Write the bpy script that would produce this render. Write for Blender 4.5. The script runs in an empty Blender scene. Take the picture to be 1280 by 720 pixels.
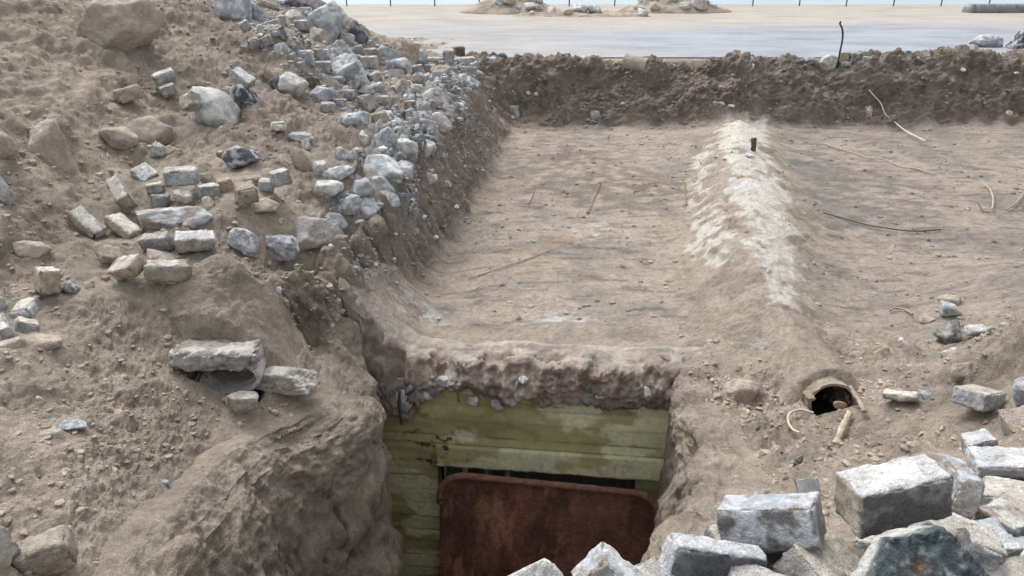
import bpy, bmesh, math, random
import numpy as np
from mathutils import Vector, Matrix, Euler

# ---------------------------------------------------------------- camera, sky, sun, exposure
S = bpy.context.scene
COL = S.collection
cam_d = bpy.data.cameras.new('camera')
cam = bpy.data.objects.new('camera', cam_d)
COL.objects.link(cam)
cam.location = (0, 0, 2.73)
cam.rotation_euler = (math.radians(90 - 23.4), 0, 0)
cam_d.sensor_width = 36
cam_d.lens = 36 * 950 / 1280
cam_d.clip_start = .05
cam_d.clip_end = 6000
S.camera = cam

SUN_EL, SUN_AZ = math.radians(58), math.radians(-35)      # azimuth from +Y towards +X: high, behind the heap on the left
world = bpy.data.worlds.new('World')
S.world = world
world.use_nodes = True
nt = world.node_tree
nt.nodes.clear()
sky = nt.nodes.new('ShaderNodeTexSky')
sky.sky_type = 'NISHITA'
sky.sun_disc = False
sky.sun_elevation = SUN_EL
sky.sun_rotation = SUN_AZ
sky.air_density = 1.0
sky.dust_density = 4.0
sky.ozone_density = 1.0
hsv = nt.nodes.new('ShaderNodeHueSaturation')
hsv.inputs['Saturation'].default_value = .22           # overcast: the blue is veiled by cloud
bg = nt.nodes.new('ShaderNodeBackground')
bg.inputs['Strength'].default_value = .15
wo = nt.nodes.new('ShaderNodeOutputWorld')
nt.links.new(sky.outputs[0], hsv.inputs['Color'])
nt.links.new(hsv.outputs[0], bg.inputs[0])
nt.links.new(bg.outputs[0], wo.inputs[0])
sun_d = bpy.data.lights.new('sun', 'SUN')
sun_d.energy = .95
sun_d.angle = math.radians(30)
sun_d.color = (1, .97, .93)
sun = bpy.data.objects.new('sun', sun_d)
COL.objects.link(sun)
sdir = Vector((math.sin(SUN_AZ) * math.cos(SUN_EL), math.cos(SUN_AZ) * math.cos(SUN_EL), math.sin(SUN_EL)))
sun.rotation_euler = (-sdir).to_track_quat('-Z', 'Y').to_euler()
vs = S.view_settings
S.display_settings.display_device = 'sRGB'
vs.view_transform = 'Standard'
vs.look = 'None'
vs.gamma = 1
vs.use_curve_mapping = False
vs.exposure = 0.8

# ---------------------------------------------------------------- data (world coordinates)
PIT_L = [(-1.23, 5.05), (-1.227, 5.04), (-1.22, 5.02), (-1.21, 4.989), (-1.197, 4.949), (-1.18, 4.899), (-1.16, 4.838), (-1.137, 4.767), (-1.11, 4.687), (-1.088, 4.61), (-1.072, 4.538), (-1.06, 4.471), (-1.052, 4.408), (-1.05, 4.349), (-1.053, 4.295), (-1.06, 4.246), (-1.073, 4.2), (-1.089, 4.155), (-1.109, 4.109), (-1.133, 4.062), (-1.16, 4.015), (-1.192, 3.968), (-1.227, 3.92), (-1.266, 3.872), (-1.308, 3.823), (-1.346, 3.77), (-1.379, 3.713), (-1.407, 3.652), (-1.429, 3.587), (-1.447, 3.518), (-1.46, 3.444), (-1.468, 3.366), (-1.47, 3.285), (-1.473, 3.205), (-1.475, 3.126), (-1.477, 3.05), (-1.479, 2.976), (-1.481, 2.903), (-1.482, 2.833), (-1.483, 2.764), (-1.485, 2.697), (-1.482, 2.631), (-1.477, 2.564), (-1.469, 2.498), (-1.458, 2.433), (-1.444, 2.368), (-1.426, 2.303), (-1.406, 2.239), (-1.382, 2.174), (-1.362, 2.118), (-1.344, 2.07), (-1.329, 2.03), (-1.318, 1.998), (-1.309, 1.974), (-1.303, 1.958), (-1.3, 1.95)]
PIT_R = [(1.27, 4.8), (1.269, 4.786), (1.268, 4.759), (1.266, 4.718), (1.264, 4.663), (1.26, 4.595), (1.257, 4.513), (1.252, 4.418), (1.247, 4.308), (1.242, 4.206), (1.237, 4.11), (1.231, 4.022), (1.226, 3.94), (1.221, 3.865), (1.215, 3.796), (1.21, 3.735), (1.204, 3.68), (1.196, 3.623), (1.185, 3.563), (1.171, 3.5), (1.154, 3.434), (1.134, 3.366), (1.111, 3.295), (1.085, 3.222), (1.057, 3.145), (1.027, 3.07), (0.996, 2.995), (0.964, 2.92), (0.931, 2.847), (0.897, 2.774), (0.862, 2.702), (0.825, 2.63), (0.788, 2.559), (0.749, 2.488), (0.71, 2.418), (0.67, 2.347), (0.629, 2.276), (0.587, 2.206), (0.544, 2.136), (0.5, 2.066), (0.456, 1.995), (0.417, 1.934), (0.383, 1.881), (0.356, 1.838), (0.333, 1.803), (0.317, 1.776), (0.306, 1.759), (0.3, 1.75)]
CTRL = [(0.772, 12.142, 0.0), (2.059, 12.142, 0.0), (0.635, 9.773, 0.0), (1.635, 9.396, 0.0), (-0.169, 7.589, -0.0), (0.678, 7.589, -0.0), (1.356, 7.589, -0.0), (-0.552, 5.961, 0.0), (0.138, 5.961, 0.0), (0.828, 5.961, 0.0), (1.242, 5.961, 0.0), (-0.739, 5.2, 0.01), (-0.242, 5.089, 0.0), (0.363, 5.089, 0.0), (0.909, 5.089, 0.0), (-1.043, 4.873, -0.03), (-0.464, 4.82, 0.0), (-0.059, 4.796, 0.0), (0.345, 4.773, 0.0), (0.758, 4.75, 0.0), (1.17, 4.728, 0.0), (-0.626, 12.753, 0.98), (-0.644, 12.503, 0.978), (-0.661, 12.254, 0.976), (-0.678, 12.004, 0.974), (-0.695, 11.755, 0.972), (-0.713, 11.505, 0.97), (-0.73, 11.256, 0.968), (-0.747, 11.006, 0.966), (-0.764, 10.757, 0.964), (-0.781, 10.507, 0.962), (-0.799, 10.258, 0.96), (-0.816, 9.984, 0.952), (-0.834, 9.71, 0.944), (-0.852, 9.435, 0.936), (-0.87, 9.161, 0.928), (-0.888, 8.887, 0.92), (-0.914, 8.635, 0.911), (-0.94, 8.382, 0.903), (-0.967, 8.129, 0.894), (-0.993, 7.876, 0.886), (-1.019, 7.623, 0.877), (-1.046, 7.37, 0.869), (-1.072, 7.117, 0.86), (-1.086, 6.851, 0.85), (-1.101, 6.585, 0.84), (-1.115, 6.32, 0.83), (-1.13, 6.054, 0.82), (-1.232, 5.824, 0.813), (-1.335, 5.595, 0.807), (-1.438, 5.365, 0.8), (-1.523, 5.037, 0.79), (-1.609, 4.709, 0.78), (-1.758, 4.572, 0.74), (0.029, 13.775, 0.04), (-0.001, 13.525, 0.039), (-0.031, 13.275, 0.039), (-0.06, 13.025, 0.038), (-0.09, 12.775, 0.037), (-0.12, 12.525, 0.036), (-0.149, 12.275, 0.036), (-0.179, 12.025, 0.035), (-0.209, 11.775, 0.034), (-0.238, 11.525, 0.034), (-0.268, 11.275, 0.033), (-0.298, 11.026, 0.032), (-0.328, 10.776, 0.031), (-0.357, 10.526, 0.031), (-0.387, 10.276, 0.03), (-0.418, 10.013, 0.03), (-0.448, 9.749, 0.03), (-0.479, 9.486, 0.03), (-0.509, 9.223, 0.03), (-0.54, 8.96, 0.03), (-0.57, 8.697, 0.03), (-0.601, 8.433, 0.03), (-0.632, 8.17, 0.03), (-0.687, 7.895, 0.03), (-0.743, 7.62, 0.03), (-0.799, 7.345, 0.03), (-0.854, 7.07, 0.03), (-0.91, 6.795, 0.03), (-0.966, 6.52, 0.03), (-1.083, 6.233, 0.03), (-1.201, 5.945, 0.03), (-1.319, 5.658, 0.03), (-1.502, 5.365, 0.03), (0.3, 13.626, 0.04), (0.3, 14.32, 1.091), (0.3, 14.62, 0.98), (0.6, 13.664, 0.04), (0.6, 14.32, 1.065), (0.6, 14.62, 0.98), (0.9, 13.69, 0.04), (0.9, 14.32, 1.017), (0.9, 14.62, 0.98), (1.2, 13.7, 0.04), (1.2, 14.32, 1.045), (1.2, 14.62, 0.98), (1.5, 13.691, 0.04), (1.5, 14.32, 1.049), (1.5, 14.62, 0.98), (1.8, 13.666, 0.04), (1.8, 14.32, 0.953), (1.8, 14.62, 0.98), (2.1, 13.628, 0.04), (2.1, 14.32, 0.884), (2.1, 14.62, 0.98), (2.4, 13.583, 0.04), (2.4, 14.32, 0.941), (2.4, 14.62, 0.98), (2.7, 13.537, 0.04), (2.7, 14.32, 1.009), (2.7, 14.62, 0.98), (3.0, 13.497, 0.04), (3.0, 14.32, 0.992), (3.0, 14.62, 0.98), (3.3, 13.471, 0.04), (3.3, 14.32, 0.993), (3.3, 14.62, 0.98), (3.6, 13.46, 0.04), (3.6, 14.32, 1.078), (3.6, 14.62, 0.98), (3.9, 13.468, 0.04), (3.9, 14.32, 1.115), (3.9, 14.62, 0.98), (4.2, 13.492, 0.04), (4.2, 14.32, 1.027), (4.2, 14.62, 0.98), (4.5, 13.53, 0.04), (4.5, 14.32, 0.95), (4.5, 14.62, 0.98), (4.8, 13.575, 0.04), (4.8, 14.32, 0.972), (4.8, 14.62, 0.98), (5.1, 13.621, 0.04), (5.1, 14.32, 0.98), (5.1, 14.62, 0.98), (5.4, 13.661, 0.04), (5.4, 14.32, 0.917), (5.4, 14.62, 0.98), (5.7, 13.688, 0.04), (5.7, 14.32, 0.914), (5.7, 14.62, 0.98), (6.0, 13.7, 0.04), (6.0, 14.32, 1.021), (6.0, 14.62, 0.98), (6.3, 13.693, 0.04), (6.3, 14.32, 1.124), (6.3, 14.62, 0.98), (6.6, 13.67, 0.04), (6.6, 14.32, 1.177), (6.6, 14.62, 0.98), (6.9, 13.633, 0.04), (6.9, 14.32, 1.157), (6.9, 14.62, 0.98), (7.2, 13.588, 0.04), (7.2, 14.32, 1.09), (7.2, 14.62, 0.98), (7.5, 13.542, 0.04), (7.5, 14.32, 1.061), (7.5, 14.62, 0.98), (7.8, 13.501, 0.04), (7.8, 14.32, 1.107), (7.8, 14.62, 0.98), (8.1, 13.473, 0.04), (8.1, 14.32, 1.17), (8.1, 14.62, 0.98), (8.4, 13.46, 0.04), (8.4, 14.32, 1.169), (8.4, 14.62, 0.98), (8.7, 13.466, 0.04), (8.7, 14.32, 1.106), (8.7, 14.62, 0.98), (9.0, 13.489, 0.04), (9.0, 14.32, 1.06), (9.0, 14.62, 0.98), (9.3, 13.525, 0.04), (9.3, 14.32, 1.091), (9.3, 14.62, 0.98), (9.6, 13.57, 0.04), (9.6, 14.32, 1.159), (9.6, 14.62, 0.98), (9.9, 13.616, 0.04), (9.9, 14.32, 1.177), (9.9, 14.62, 0.98), (10.2, 13.657, 0.04), (10.2, 14.32, 1.122), (10.2, 14.62, 0.98), (10.5, 13.686, 0.04), (10.5, 14.32, 1.065), (10.5, 14.62, 0.98), (10.8, 13.699, 0.04), (10.8, 14.32, 1.078), (10.8, 14.62, 0.98), (11.1, 13.695, 0.04), (11.1, 14.32, 1.144), (11.1, 14.62, 0.98), (11.4, 13.673, 0.04), (11.4, 14.32, 1.18), (11.4, 14.62, 0.98), (11.7, 13.637, 0.04), (11.7, 14.32, 1.139), (11.7, 14.62, 0.98), (12.0, 13.593, 0.04), (12.0, 14.32, 1.074), (12.0, 14.62, 0.98), (12.3, 13.547, 0.04), (12.3, 14.32, 1.067), (12.3, 14.62, 0.98), (12.6, 13.505, 0.04), (12.6, 14.32, 1.128), (12.6, 14.62, 0.98), (12.9, 13.475, 0.04), (12.9, 14.32, 1.178), (12.9, 14.62, 0.98), (-0.3, 14.2, 0.95), (0.0, 13.9, 0.3), (-3.61, 5.277, 1.43), (-4.154, 6.329, 1.83), (-5.049, 8.006, 2.36), (-2.983, 4.948, 0.95), (-3.448, 5.947, 1.2), (-3.645, 6.004, 1.57), (-3.894, 7.032, 1.73), (-4.836, 9.088, 2.31), (-4.316, 9.954, 2.27), (-3.522, 7.805, 1.62), (-3.248, 7.022, 1.3), (-4.158, 10.819, 2.23), (-3.842, 11.469, 2.2), (-3.103, 13.109, 2.1), (-2.342, 11.752, 1.88), (-1.879, 13.273, 1.3), (-1.152, 14.181, 1.05), (-3.101, 9.039, 1.8), (-2.893, 8.297, 1.55), (-2.634, 7.401, 1.3), (-2.378, 6.558, 1.15), (-2.705, 9.319, 1.95), (-2.424, 10.011, 1.7), (-2.267, 9.212, 1.42), (-2.016, 8.023, 1.18), (-1.802, 7.022, 1.0), (-2.028, 10.407, 1.25), (-1.75, 8.799, 1.03), (-1.509, 7.428, 0.9), (-1.595, 11.11, 1.15), (-1.327, 9.058, 0.98), (-1.211, 11.813, 1.05), (-3.634, 9.233, 1.78), (-2.308, 7.699, 1.48), (-2.16, 7.028, 1.15), (-2.031, 6.023, 0.98), (-3.257, 4.498, 0.95), (-3.318, 4.725, 1.25), (-2.712, 3.56, 0.82), (-3.114, 4.809, 1.0), (-2.091, 4.728, 0.83), (-1.837, 4.776, 0.84), (-2.793, 4.54, 0.85), (-2.213, 4.345, 0.74), (-1.769, 4.464, 0.6), (-2.408, 3.747, 0.72), (-2.092, 3.956, 0.5), (-1.97, 4.263, 0.5), (-1.685, 4.741, 0.25), (-1.974, 3.644, 0.42), (-1.703, 3.825, 0.25), (-1.502, 4.841, 0.1), (-1.235, 4.637, 0.02), (-2.153, 3.223, 0.64), (-2.406, 3.038, 0.76), (-2.131, 2.586, 0.74), (-1.907, 2.742, 0.62), (-1.778, 3.002, 0.42), (-1.795, 2.047, 0.75), (-1.645, 2.223, 0.58), (-1.487, 2.491, 0.4), (-1.546, 3.603, 0.18), (-1.024, 4.538, -0.03), (-1.115, 4.087, 0.05), (-1.342, 3.653, 0.1), (-1.346, 3.01, 0.22), (-1.357, 2.472, 0.33), (3.83, 12.836, 0.25), (3.721, 12.486, 0.263), (3.612, 12.135, 0.276), (3.502, 11.785, 0.289), (3.393, 11.434, 0.301), (3.284, 11.084, 0.314), (3.175, 10.734, 0.327), (3.066, 10.383, 0.34), (2.979, 10.006, 0.345), (2.892, 9.63, 0.35), (2.805, 9.253, 0.355), (2.718, 8.876, 0.36), (2.631, 8.5, 0.365), (2.544, 8.123, 0.37), (2.453, 7.7, 0.363), (2.361, 7.277, 0.355), (2.269, 6.854, 0.347), (2.178, 6.431, 0.34), (2.108, 6.022, 0.32), (2.037, 5.613, 0.3), (1.967, 5.204, 0.28), (1.937, 4.615, 0.16), (2.849, 10.991, 0.2), (2.757, 10.614, 0.201), (2.665, 10.237, 0.203), (2.574, 9.859, 0.204), (2.482, 9.482, 0.206), (2.39, 9.104, 0.207), (2.299, 8.727, 0.209), (2.207, 8.349, 0.21), (2.119, 7.95, 0.193), (2.031, 7.55, 0.175), (1.943, 7.151, 0.158), (1.856, 6.751, 0.14), (2.842, 11.401, 0.02), (2.756, 11.055, 0.02), (2.669, 10.709, 0.02), (2.582, 10.363, 0.02), (2.496, 10.017, 0.02), (2.409, 9.671, 0.02), (2.323, 9.325, 0.02), (2.236, 8.979, 0.02), (2.152, 8.632, 0.017), (2.068, 8.285, 0.013), (1.984, 7.938, 0.01), (1.901, 7.592, 0.007), (1.817, 7.245, 0.003), (1.733, 6.898, 0.0), (1.634, 6.48, 0.0), (1.536, 6.062, 0.0), (1.438, 5.645, 0.0), (1.276, 4.963, 0.0), (4.543, 13.257, 0.03), (4.468, 12.898, 0.03), (4.392, 12.539, 0.03), (4.317, 12.18, 0.03), (4.241, 11.821, 0.03), (4.166, 11.461, 0.03), (4.09, 11.102, 0.03), (4.015, 10.743, 0.03), (3.94, 10.384, 0.03), (3.864, 10.024, 0.03), (3.789, 9.665, 0.03), (3.711, 9.284, 0.03), (3.632, 8.903, 0.03), (3.554, 8.522, 0.03), (3.476, 8.141, 0.03), (3.398, 7.76, 0.03), (3.23, 7.371, 0.033), (3.061, 6.982, 0.037), (2.893, 6.594, 0.04), (2.76, 6.194, 0.043), (2.628, 5.795, 0.047), (2.495, 5.396, 0.05), (-0.74, 5.1, -0.014), (-0.74, 5.6, -0.019), (-0.74, 6.1, -0.019), (-0.74, 6.6, -0.013), (-0.32, 5.1, -0.02), (-0.32, 5.6, -0.015), (-0.32, 6.1, -0.006), (-0.32, 6.6, 0.005), (-0.32, 7.1, 0.014), (-0.32, 7.6, 0.019), (-0.32, 8.1, 0.019), (-0.32, 8.6, 0.013), (-0.32, 9.1, 0.003), (0.1, 5.1, -0.009), (0.1, 5.6, 0.002), (0.1, 6.1, 0.012), (0.1, 6.6, 0.019), (0.1, 7.1, 0.02), (0.1, 7.6, 0.015), (0.1, 8.1, 0.006), (0.1, 8.6, -0.005), (0.1, 9.1, -0.015), (0.1, 9.6, -0.02), (0.1, 10.1, -0.019), (0.1, 10.6, -0.013), (0.1, 11.1, -0.003), (0.1, 11.6, 0.008), (0.1, 12.1, 0.017), (0.1, 12.6, 0.02), (0.1, 13.1, 0.018), (0.52, 5.1, 0.01), (0.52, 5.6, 0.018), (0.52, 6.1, 0.02), (0.52, 6.6, 0.016), (0.52, 7.1, 0.008), (0.52, 7.6, -0.003), (0.52, 8.1, -0.013), (0.52, 8.6, -0.019), (0.52, 9.1, -0.02), (0.52, 9.6, -0.014), (0.52, 10.1, -0.005), (0.52, 10.6, 0.006), (0.52, 11.1, 0.015), (0.52, 11.6, 0.02), (0.52, 12.1, 0.019), (0.52, 12.6, 0.012), (0.52, 13.1, 0.002), (0.52, 13.6, -0.009), (0.94, 5.6, 0.018), (0.94, 6.1, 0.011), (0.94, 6.6, 0.0), (0.94, 7.1, -0.01), (0.94, 7.6, -0.018), (0.94, 8.1, -0.02), (0.94, 8.6, -0.016), (0.94, 9.1, -0.008), (0.94, 9.6, 0.003), (0.94, 10.1, 0.013), (0.94, 10.6, 0.019), (0.94, 11.1, 0.019), (0.94, 11.6, 0.014), (0.94, 12.1, 0.005), (0.94, 12.6, -0.006), (0.94, 13.1, -0.015), (0.94, 13.6, -0.02), (1.36, 5.6, 0.003), (1.36, 6.1, -0.008), (1.36, 6.6, -0.016), (1.36, 7.1, -0.02), (1.36, 8.1, -0.01), (1.36, 8.6, 0.0), (1.36, 9.1, 0.011), (1.36, 9.6, 0.018), (1.36, 10.1, 0.02), (1.36, 10.6, 0.016), (1.36, 11.1, 0.007), (1.36, 11.6, -0.004), (1.36, 12.1, -0.013), (1.36, 12.6, -0.019), (1.36, 13.1, -0.019), (1.36, 13.6, -0.014), (1.78, 7.6, -0.002), (1.78, 8.1, 0.008), (1.78, 8.6, 0.017), (1.78, 9.1, 0.02), (1.78, 9.6, 0.017), (1.78, 10.1, 0.01), (1.78, 10.6, -0.001), (1.78, 11.1, -0.011), (1.78, 11.6, -0.018), (1.78, 12.1, -0.02), (1.78, 12.6, -0.016), (1.78, 13.1, -0.007), (1.78, 13.6, 0.004), (2.2, 9.6, 0.002), (2.2, 10.1, -0.009), (2.2, 10.6, -0.017), (2.2, 11.1, -0.02), (2.2, 11.6, -0.017), (2.2, 12.1, -0.009), (2.2, 12.6, 0.001), (2.2, 13.1, 0.012), (2.2, 13.6, 0.018), (2.62, 11.1, -0.012), (2.62, 11.6, -0.001), (2.62, 12.1, 0.009), (2.62, 12.6, 0.017), (2.62, 13.1, 0.02), (2.62, 13.6, 0.017), (3.04, 6.1, 0.018), (3.04, 13.1, 0.011), (3.04, 13.6, 0.001), (3.46, 6.6, 0.009), (3.46, 7.1, -0.001), (3.88, 6.6, -0.009), (3.88, 7.1, -0.017), (3.88, 7.6, -0.02), (3.88, 8.1, -0.017), (3.88, 8.6, -0.009), (3.88, 9.1, 0.002), (4.3, 7.1, -0.018), (4.3, 7.6, -0.011), (4.3, 8.1, -0.001), (4.3, 8.6, 0.01), (4.3, 9.1, 0.017), (4.3, 9.6, 0.02), (4.3, 10.1, 0.017), (4.3, 10.6, 0.009), (4.3, 11.1, -0.002), (4.72, 7.1, -0.004), (4.72, 7.6, 0.007), (4.72, 8.1, 0.016), (4.72, 8.6, 0.02), (4.72, 9.1, 0.018), (4.72, 9.6, 0.011), (4.72, 10.1, 0.001), (4.72, 10.6, -0.01), (4.72, 11.1, -0.018), (4.72, 11.6, -0.02), (4.72, 12.1, -0.016), (4.72, 12.6, -0.008), (4.72, 13.1, 0.003), (5.14, 7.1, 0.014), (5.14, 7.6, 0.019), (5.14, 8.1, 0.019), (5.14, 8.6, 0.013), (5.14, 9.1, 0.003), (5.14, 9.6, -0.008), (5.14, 10.1, -0.016), (5.14, 10.6, -0.02), (5.14, 11.1, -0.018), (5.14, 11.6, -0.01), (5.14, 12.1, -0.0), (5.14, 12.6, 0.01), (5.14, 13.1, 0.018), (5.56, 7.1, 0.02), (5.56, 7.6, 0.015), (5.56, 8.1, 0.006), (5.56, 8.6, -0.005), (5.56, 9.1, -0.014), (5.56, 9.6, -0.02), (5.56, 10.1, -0.019), (5.56, 10.6, -0.013), (5.56, 11.1, -0.003), (5.56, 11.6, 0.008), (5.56, 12.1, 0.016), (5.56, 12.6, 0.02), (5.56, 13.1, 0.018), (5.56, 13.6, 0.01), (5.98, 7.1, 0.008), (5.98, 7.6, -0.002), (5.98, 8.1, -0.012), (5.98, 8.6, -0.019), (5.98, 9.1, -0.02), (5.98, 9.6, -0.015), (5.98, 10.1, -0.005), (5.98, 10.6, 0.006), (5.98, 11.1, 0.015), (5.98, 11.6, 0.02), (5.98, 12.1, 0.019), (5.98, 12.6, 0.012), (5.98, 13.1, 0.002), (5.98, 13.6, -0.009), (6.4, 7.6, -0.018), (6.4, 8.1, -0.02), (6.4, 8.6, -0.016), (6.4, 9.1, -0.008), (6.4, 9.6, 0.003), (6.4, 10.1, 0.013), (6.4, 10.6, 0.019), (6.4, 11.1, 0.019), (6.4, 11.6, 0.014), (6.4, 12.1, 0.005), (6.4, 12.6, -0.006), (6.4, 13.1, -0.015), (6.4, 13.6, -0.02), (6.82, 8.6, 0.0), (6.82, 9.1, 0.011), (6.82, 9.6, 0.018), (6.82, 10.1, 0.02), (6.82, 10.6, 0.016), (6.82, 11.1, 0.007), (6.82, 11.6, -0.003), (6.82, 12.1, -0.013), (6.82, 12.6, -0.019), (6.82, 13.1, -0.019), (6.82, 13.6, -0.014), (7.24, 9.1, 0.02), (7.24, 9.6, 0.017), (7.24, 10.1, 0.01), (7.24, 10.6, -0.001), (7.24, 11.1, -0.011), (7.24, 11.6, -0.018), (7.24, 12.1, -0.02), (7.24, 12.6, -0.016), (7.24, 13.1, -0.007), (7.66, 9.6, 0.002), (7.66, 10.1, -0.009), (7.66, 10.6, -0.017), (7.66, 11.1, -0.02), (7.66, 11.6, -0.017), (7.66, 12.1, -0.009), (7.66, 12.6, 0.001), (7.66, 13.1, 0.011), (7.66, 13.6, 0.018), (8.08, 10.1, -0.02), (8.08, 10.6, -0.018), (8.08, 11.1, -0.012), (8.08, 11.6, -0.001), (8.08, 12.1, 0.009), (8.08, 12.6, 0.017), (8.08, 13.1, 0.02), (8.08, 13.6, 0.017), (8.5, 10.6, -0.004), (8.5, 11.1, 0.007), (8.5, 11.6, 0.016), (8.5, 12.1, 0.02), (8.5, 12.6, 0.018), (8.5, 13.1, 0.011), (8.5, 13.6, 0.001), (8.92, 11.1, 0.019), (8.92, 11.6, 0.019), (8.92, 12.1, 0.013), (8.92, 12.6, 0.004), (8.92, 13.1, -0.007), (8.92, 13.6, -0.016), (9.34, 11.6, 0.006), (9.34, 12.1, -0.005), (9.34, 12.6, -0.014), (9.34, 13.1, -0.019), (9.34, 13.6, -0.019), (9.76, 12.6, -0.02), (9.76, 13.1, -0.015), (9.76, 13.6, -0.006), (7.02, 13.067, 0.0), (8.672, 13.067, 0.0), (4.868, 9.773, 0.0), (6.667, 9.773, 0.0), (3.687, 7.116, 0.0), (5.025, 7.346, 0.0), (3.288, 5.918, 0.02), (4.005, 6.495, 0.0), (2.976, 4.902, 0.1), (3.301, 4.865, 0.12), (3.035, 3.941, 1.0), (3.144, 4.239, 0.68), (2.928, 3.784, 0.7), (3.17, 4.382, 0.32), (3.557, 5.094, 0.2), (2.614, 3.038, 1.3), (4.73, 5.888, 0.4), (2.706, 3.841, 0.35), (2.539, 3.986, 0.26), (2.512, 4.624, 0.06), (2.035, 4.042, 0.05), (1.696, 4.325, 0.05), (1.551, 4.566, 0.03), (1.347, 4.637, 0.02), (1.365, 3.33, 0.22), (1.433, 2.992, 0.38), (1.911, 3.292, 0.4), (2.251, 3.327, 0.45), (2.443, 3.123, 0.52), (1.889, 2.768, 0.6), (1.253, 4.509, 0.0), (1.254, 3.926, 0.04), (1.198, 3.489, 0.1), (0.965, 2.878, 0.33), (0.658, 2.32, 0.6), (1.02, 1.68, 1.22), (1.3, 1.75, 1.05), (1.3, 1.2, 1.0), (0.9, 1.4, 1.05), (0.3, 1.45, 0.95), (0.0, 1.9, 0.6), (-0.4, 2.0, 0.5), (1.4, 1.9, 0.85), (2.0, 1.5, 0.8), (0.0, 0.4, 1.05), (0.0, -1.5, 1.1), (-1.5, 0.4, 0.85), (-1.1, 1.6, 0.55), (-3.0, 0.5, 0.9), (-3.0, -1.5, 1.0), (3.0, 0.5, 0.8), (3.0, -1.5, 0.9), (4.0, 2.5, 0.55), (5.0, 5.0, 0.4), (7.0, 8.0, 0.25), (-5.0, 4.0, 1.5), (-6.0, 1.0, 1.3), (-8.0, 8.0, 2.9), (-8.0, 12.0, 2.8), (-6.5, 12.5, 2.5), (-5.0, 15.0, 1.7), (-4.0, 16.5, 1.1), (-8.0, 17.0, 1.6), (-3.0, 15.5, 1.1), (9.0, 11.0, 0.05), (12.0, 12.0, 0.1), (12.0, 6.0, 0.3), (-12.0, 6.0, 2.6), (-12.0, 12.0, 2.8), (-14.0, 18.0, 1.0), (0.739, 1.736, 1.155), (0.535, 1.573, 1.155), (1.555, 2.165, 0.985), (1.971, 2.425, 0.685), (1.908, 2.258, 0.785), (1.71, 2.027, 0.785), (2.595, 3.252, 0.535), (2.578, 3.614, 0.455), (3.086, 4.693, 0.135), (2.373, 3.996, 0.285), (0.814, 1.672, 1.085), (0.594, 1.647, 1.035), (1.141, 1.698, 1.135), (-2.947, 5.54, 0.985), (-3.027, 5.153, 0.935), (-2.813, 5.229, 0.905), (-2.438, 4.919, 0.905), (-2.165, 4.901, 0.915), (-2.711, 4.792, 0.865), (-2.197, 4.491, 0.865), (-2.834, 4.274, 0.865), (-2.874, 4.071, 0.835), (-2.788, 3.914, 0.815), (-2.736, 5.697, 1.015), (-2.342, 5.673, 1.085), (-2.249, 5.791, 1.085), (-2.003, 5.537, 1.055), (-2.101, 6.027, 1.115), (-1.962, 5.897, 1.085)]
PIT = [(-1.152, 5.866), (-1.227, 5.04), (-1.22, 5.02), (-1.21, 4.989), (-1.197, 4.949), (-1.18, 4.899), (-1.16, 4.838), (-1.137, 4.767), (-1.11, 4.687), (-1.088, 4.61), (-1.072, 4.538), (-1.06, 4.471), (-1.052, 4.408), (-1.05, 4.349), (-1.053, 4.295), (-1.06, 4.246), (-1.073, 4.2), (-1.089, 4.155), (-1.109, 4.109), (-1.133, 4.062), (-1.16, 4.015), (-1.192, 3.968), (-1.227, 3.92), (-1.266, 3.872), (-1.308, 3.823), (-1.346, 3.77), (-1.379, 3.713), (-1.407, 3.652), (-1.429, 3.587), (-1.447, 3.518), (-1.46, 3.444), (-1.468, 3.366), (-1.47, 3.285), (-1.473, 3.205), (-1.475, 3.126), (-1.477, 3.05), (-1.479, 2.976), (-1.481, 2.903), (-1.482, 2.833), (-1.483, 2.764), (-1.485, 2.697), (-1.482, 2.631), (-1.477, 2.564), (-1.469, 2.498), (-1.458, 2.433), (-1.444, 2.368), (-1.426, 2.303), (-1.406, 2.239), (-1.382, 2.174), (-1.362, 2.118), (-1.344, 2.07), (-1.329, 2.03), (-1.318, 1.998), (-1.309, 1.974), (-1.303, 1.958), (-1.3, 1.95), (-0.3, 2.0), (0.3, 1.75), (0.306, 1.759), (0.317, 1.776), (0.333, 1.803), (0.356, 1.838), (0.383, 1.881), (0.417, 1.934), (0.456, 1.995), (0.5, 2.066), (0.544, 2.136), (0.587, 2.206), (0.629, 2.276), (0.67, 2.347), (0.71, 2.418), (0.749, 2.488), (0.788, 2.559), (0.825, 2.63), (0.862, 2.702), (0.897, 2.774), (0.931, 2.847), (0.964, 2.92), (0.996, 2.995), (1.027, 3.07), (1.057, 3.145), (1.085, 3.222), (1.111, 3.295), (1.134, 3.366), (1.154, 3.434), (1.171, 3.5), (1.185, 3.563), (1.196, 3.623), (1.204, 3.68), (1.21, 3.735), (1.215, 3.796), (1.221, 3.865), (1.226, 3.94), (1.231, 4.022), (1.237, 4.11), (1.242, 4.206), (1.247, 4.308), (1.252, 4.418), (1.257, 4.513), (1.26, 4.595), (1.264, 4.663), (1.266, 4.718), (1.268, 4.759), (1.269, 4.786), (1.282, 5.588)]
P_BANK = [(0.0, 14.39), (-0.68, 13.9), (-0.9, 9.0), (-1.09, 7.2), (-1.18, 6.31), (-1.41, 6.04), (-1.69, 5.02), (-1.8, 4.68), (-1.63, 4.51), (-1.37, 4.9), (-1.2, 5.13), (-0.93, 6.28), (-0.62, 8.05), (-0.38, 10.16), (0.07, 13.65)]
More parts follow.
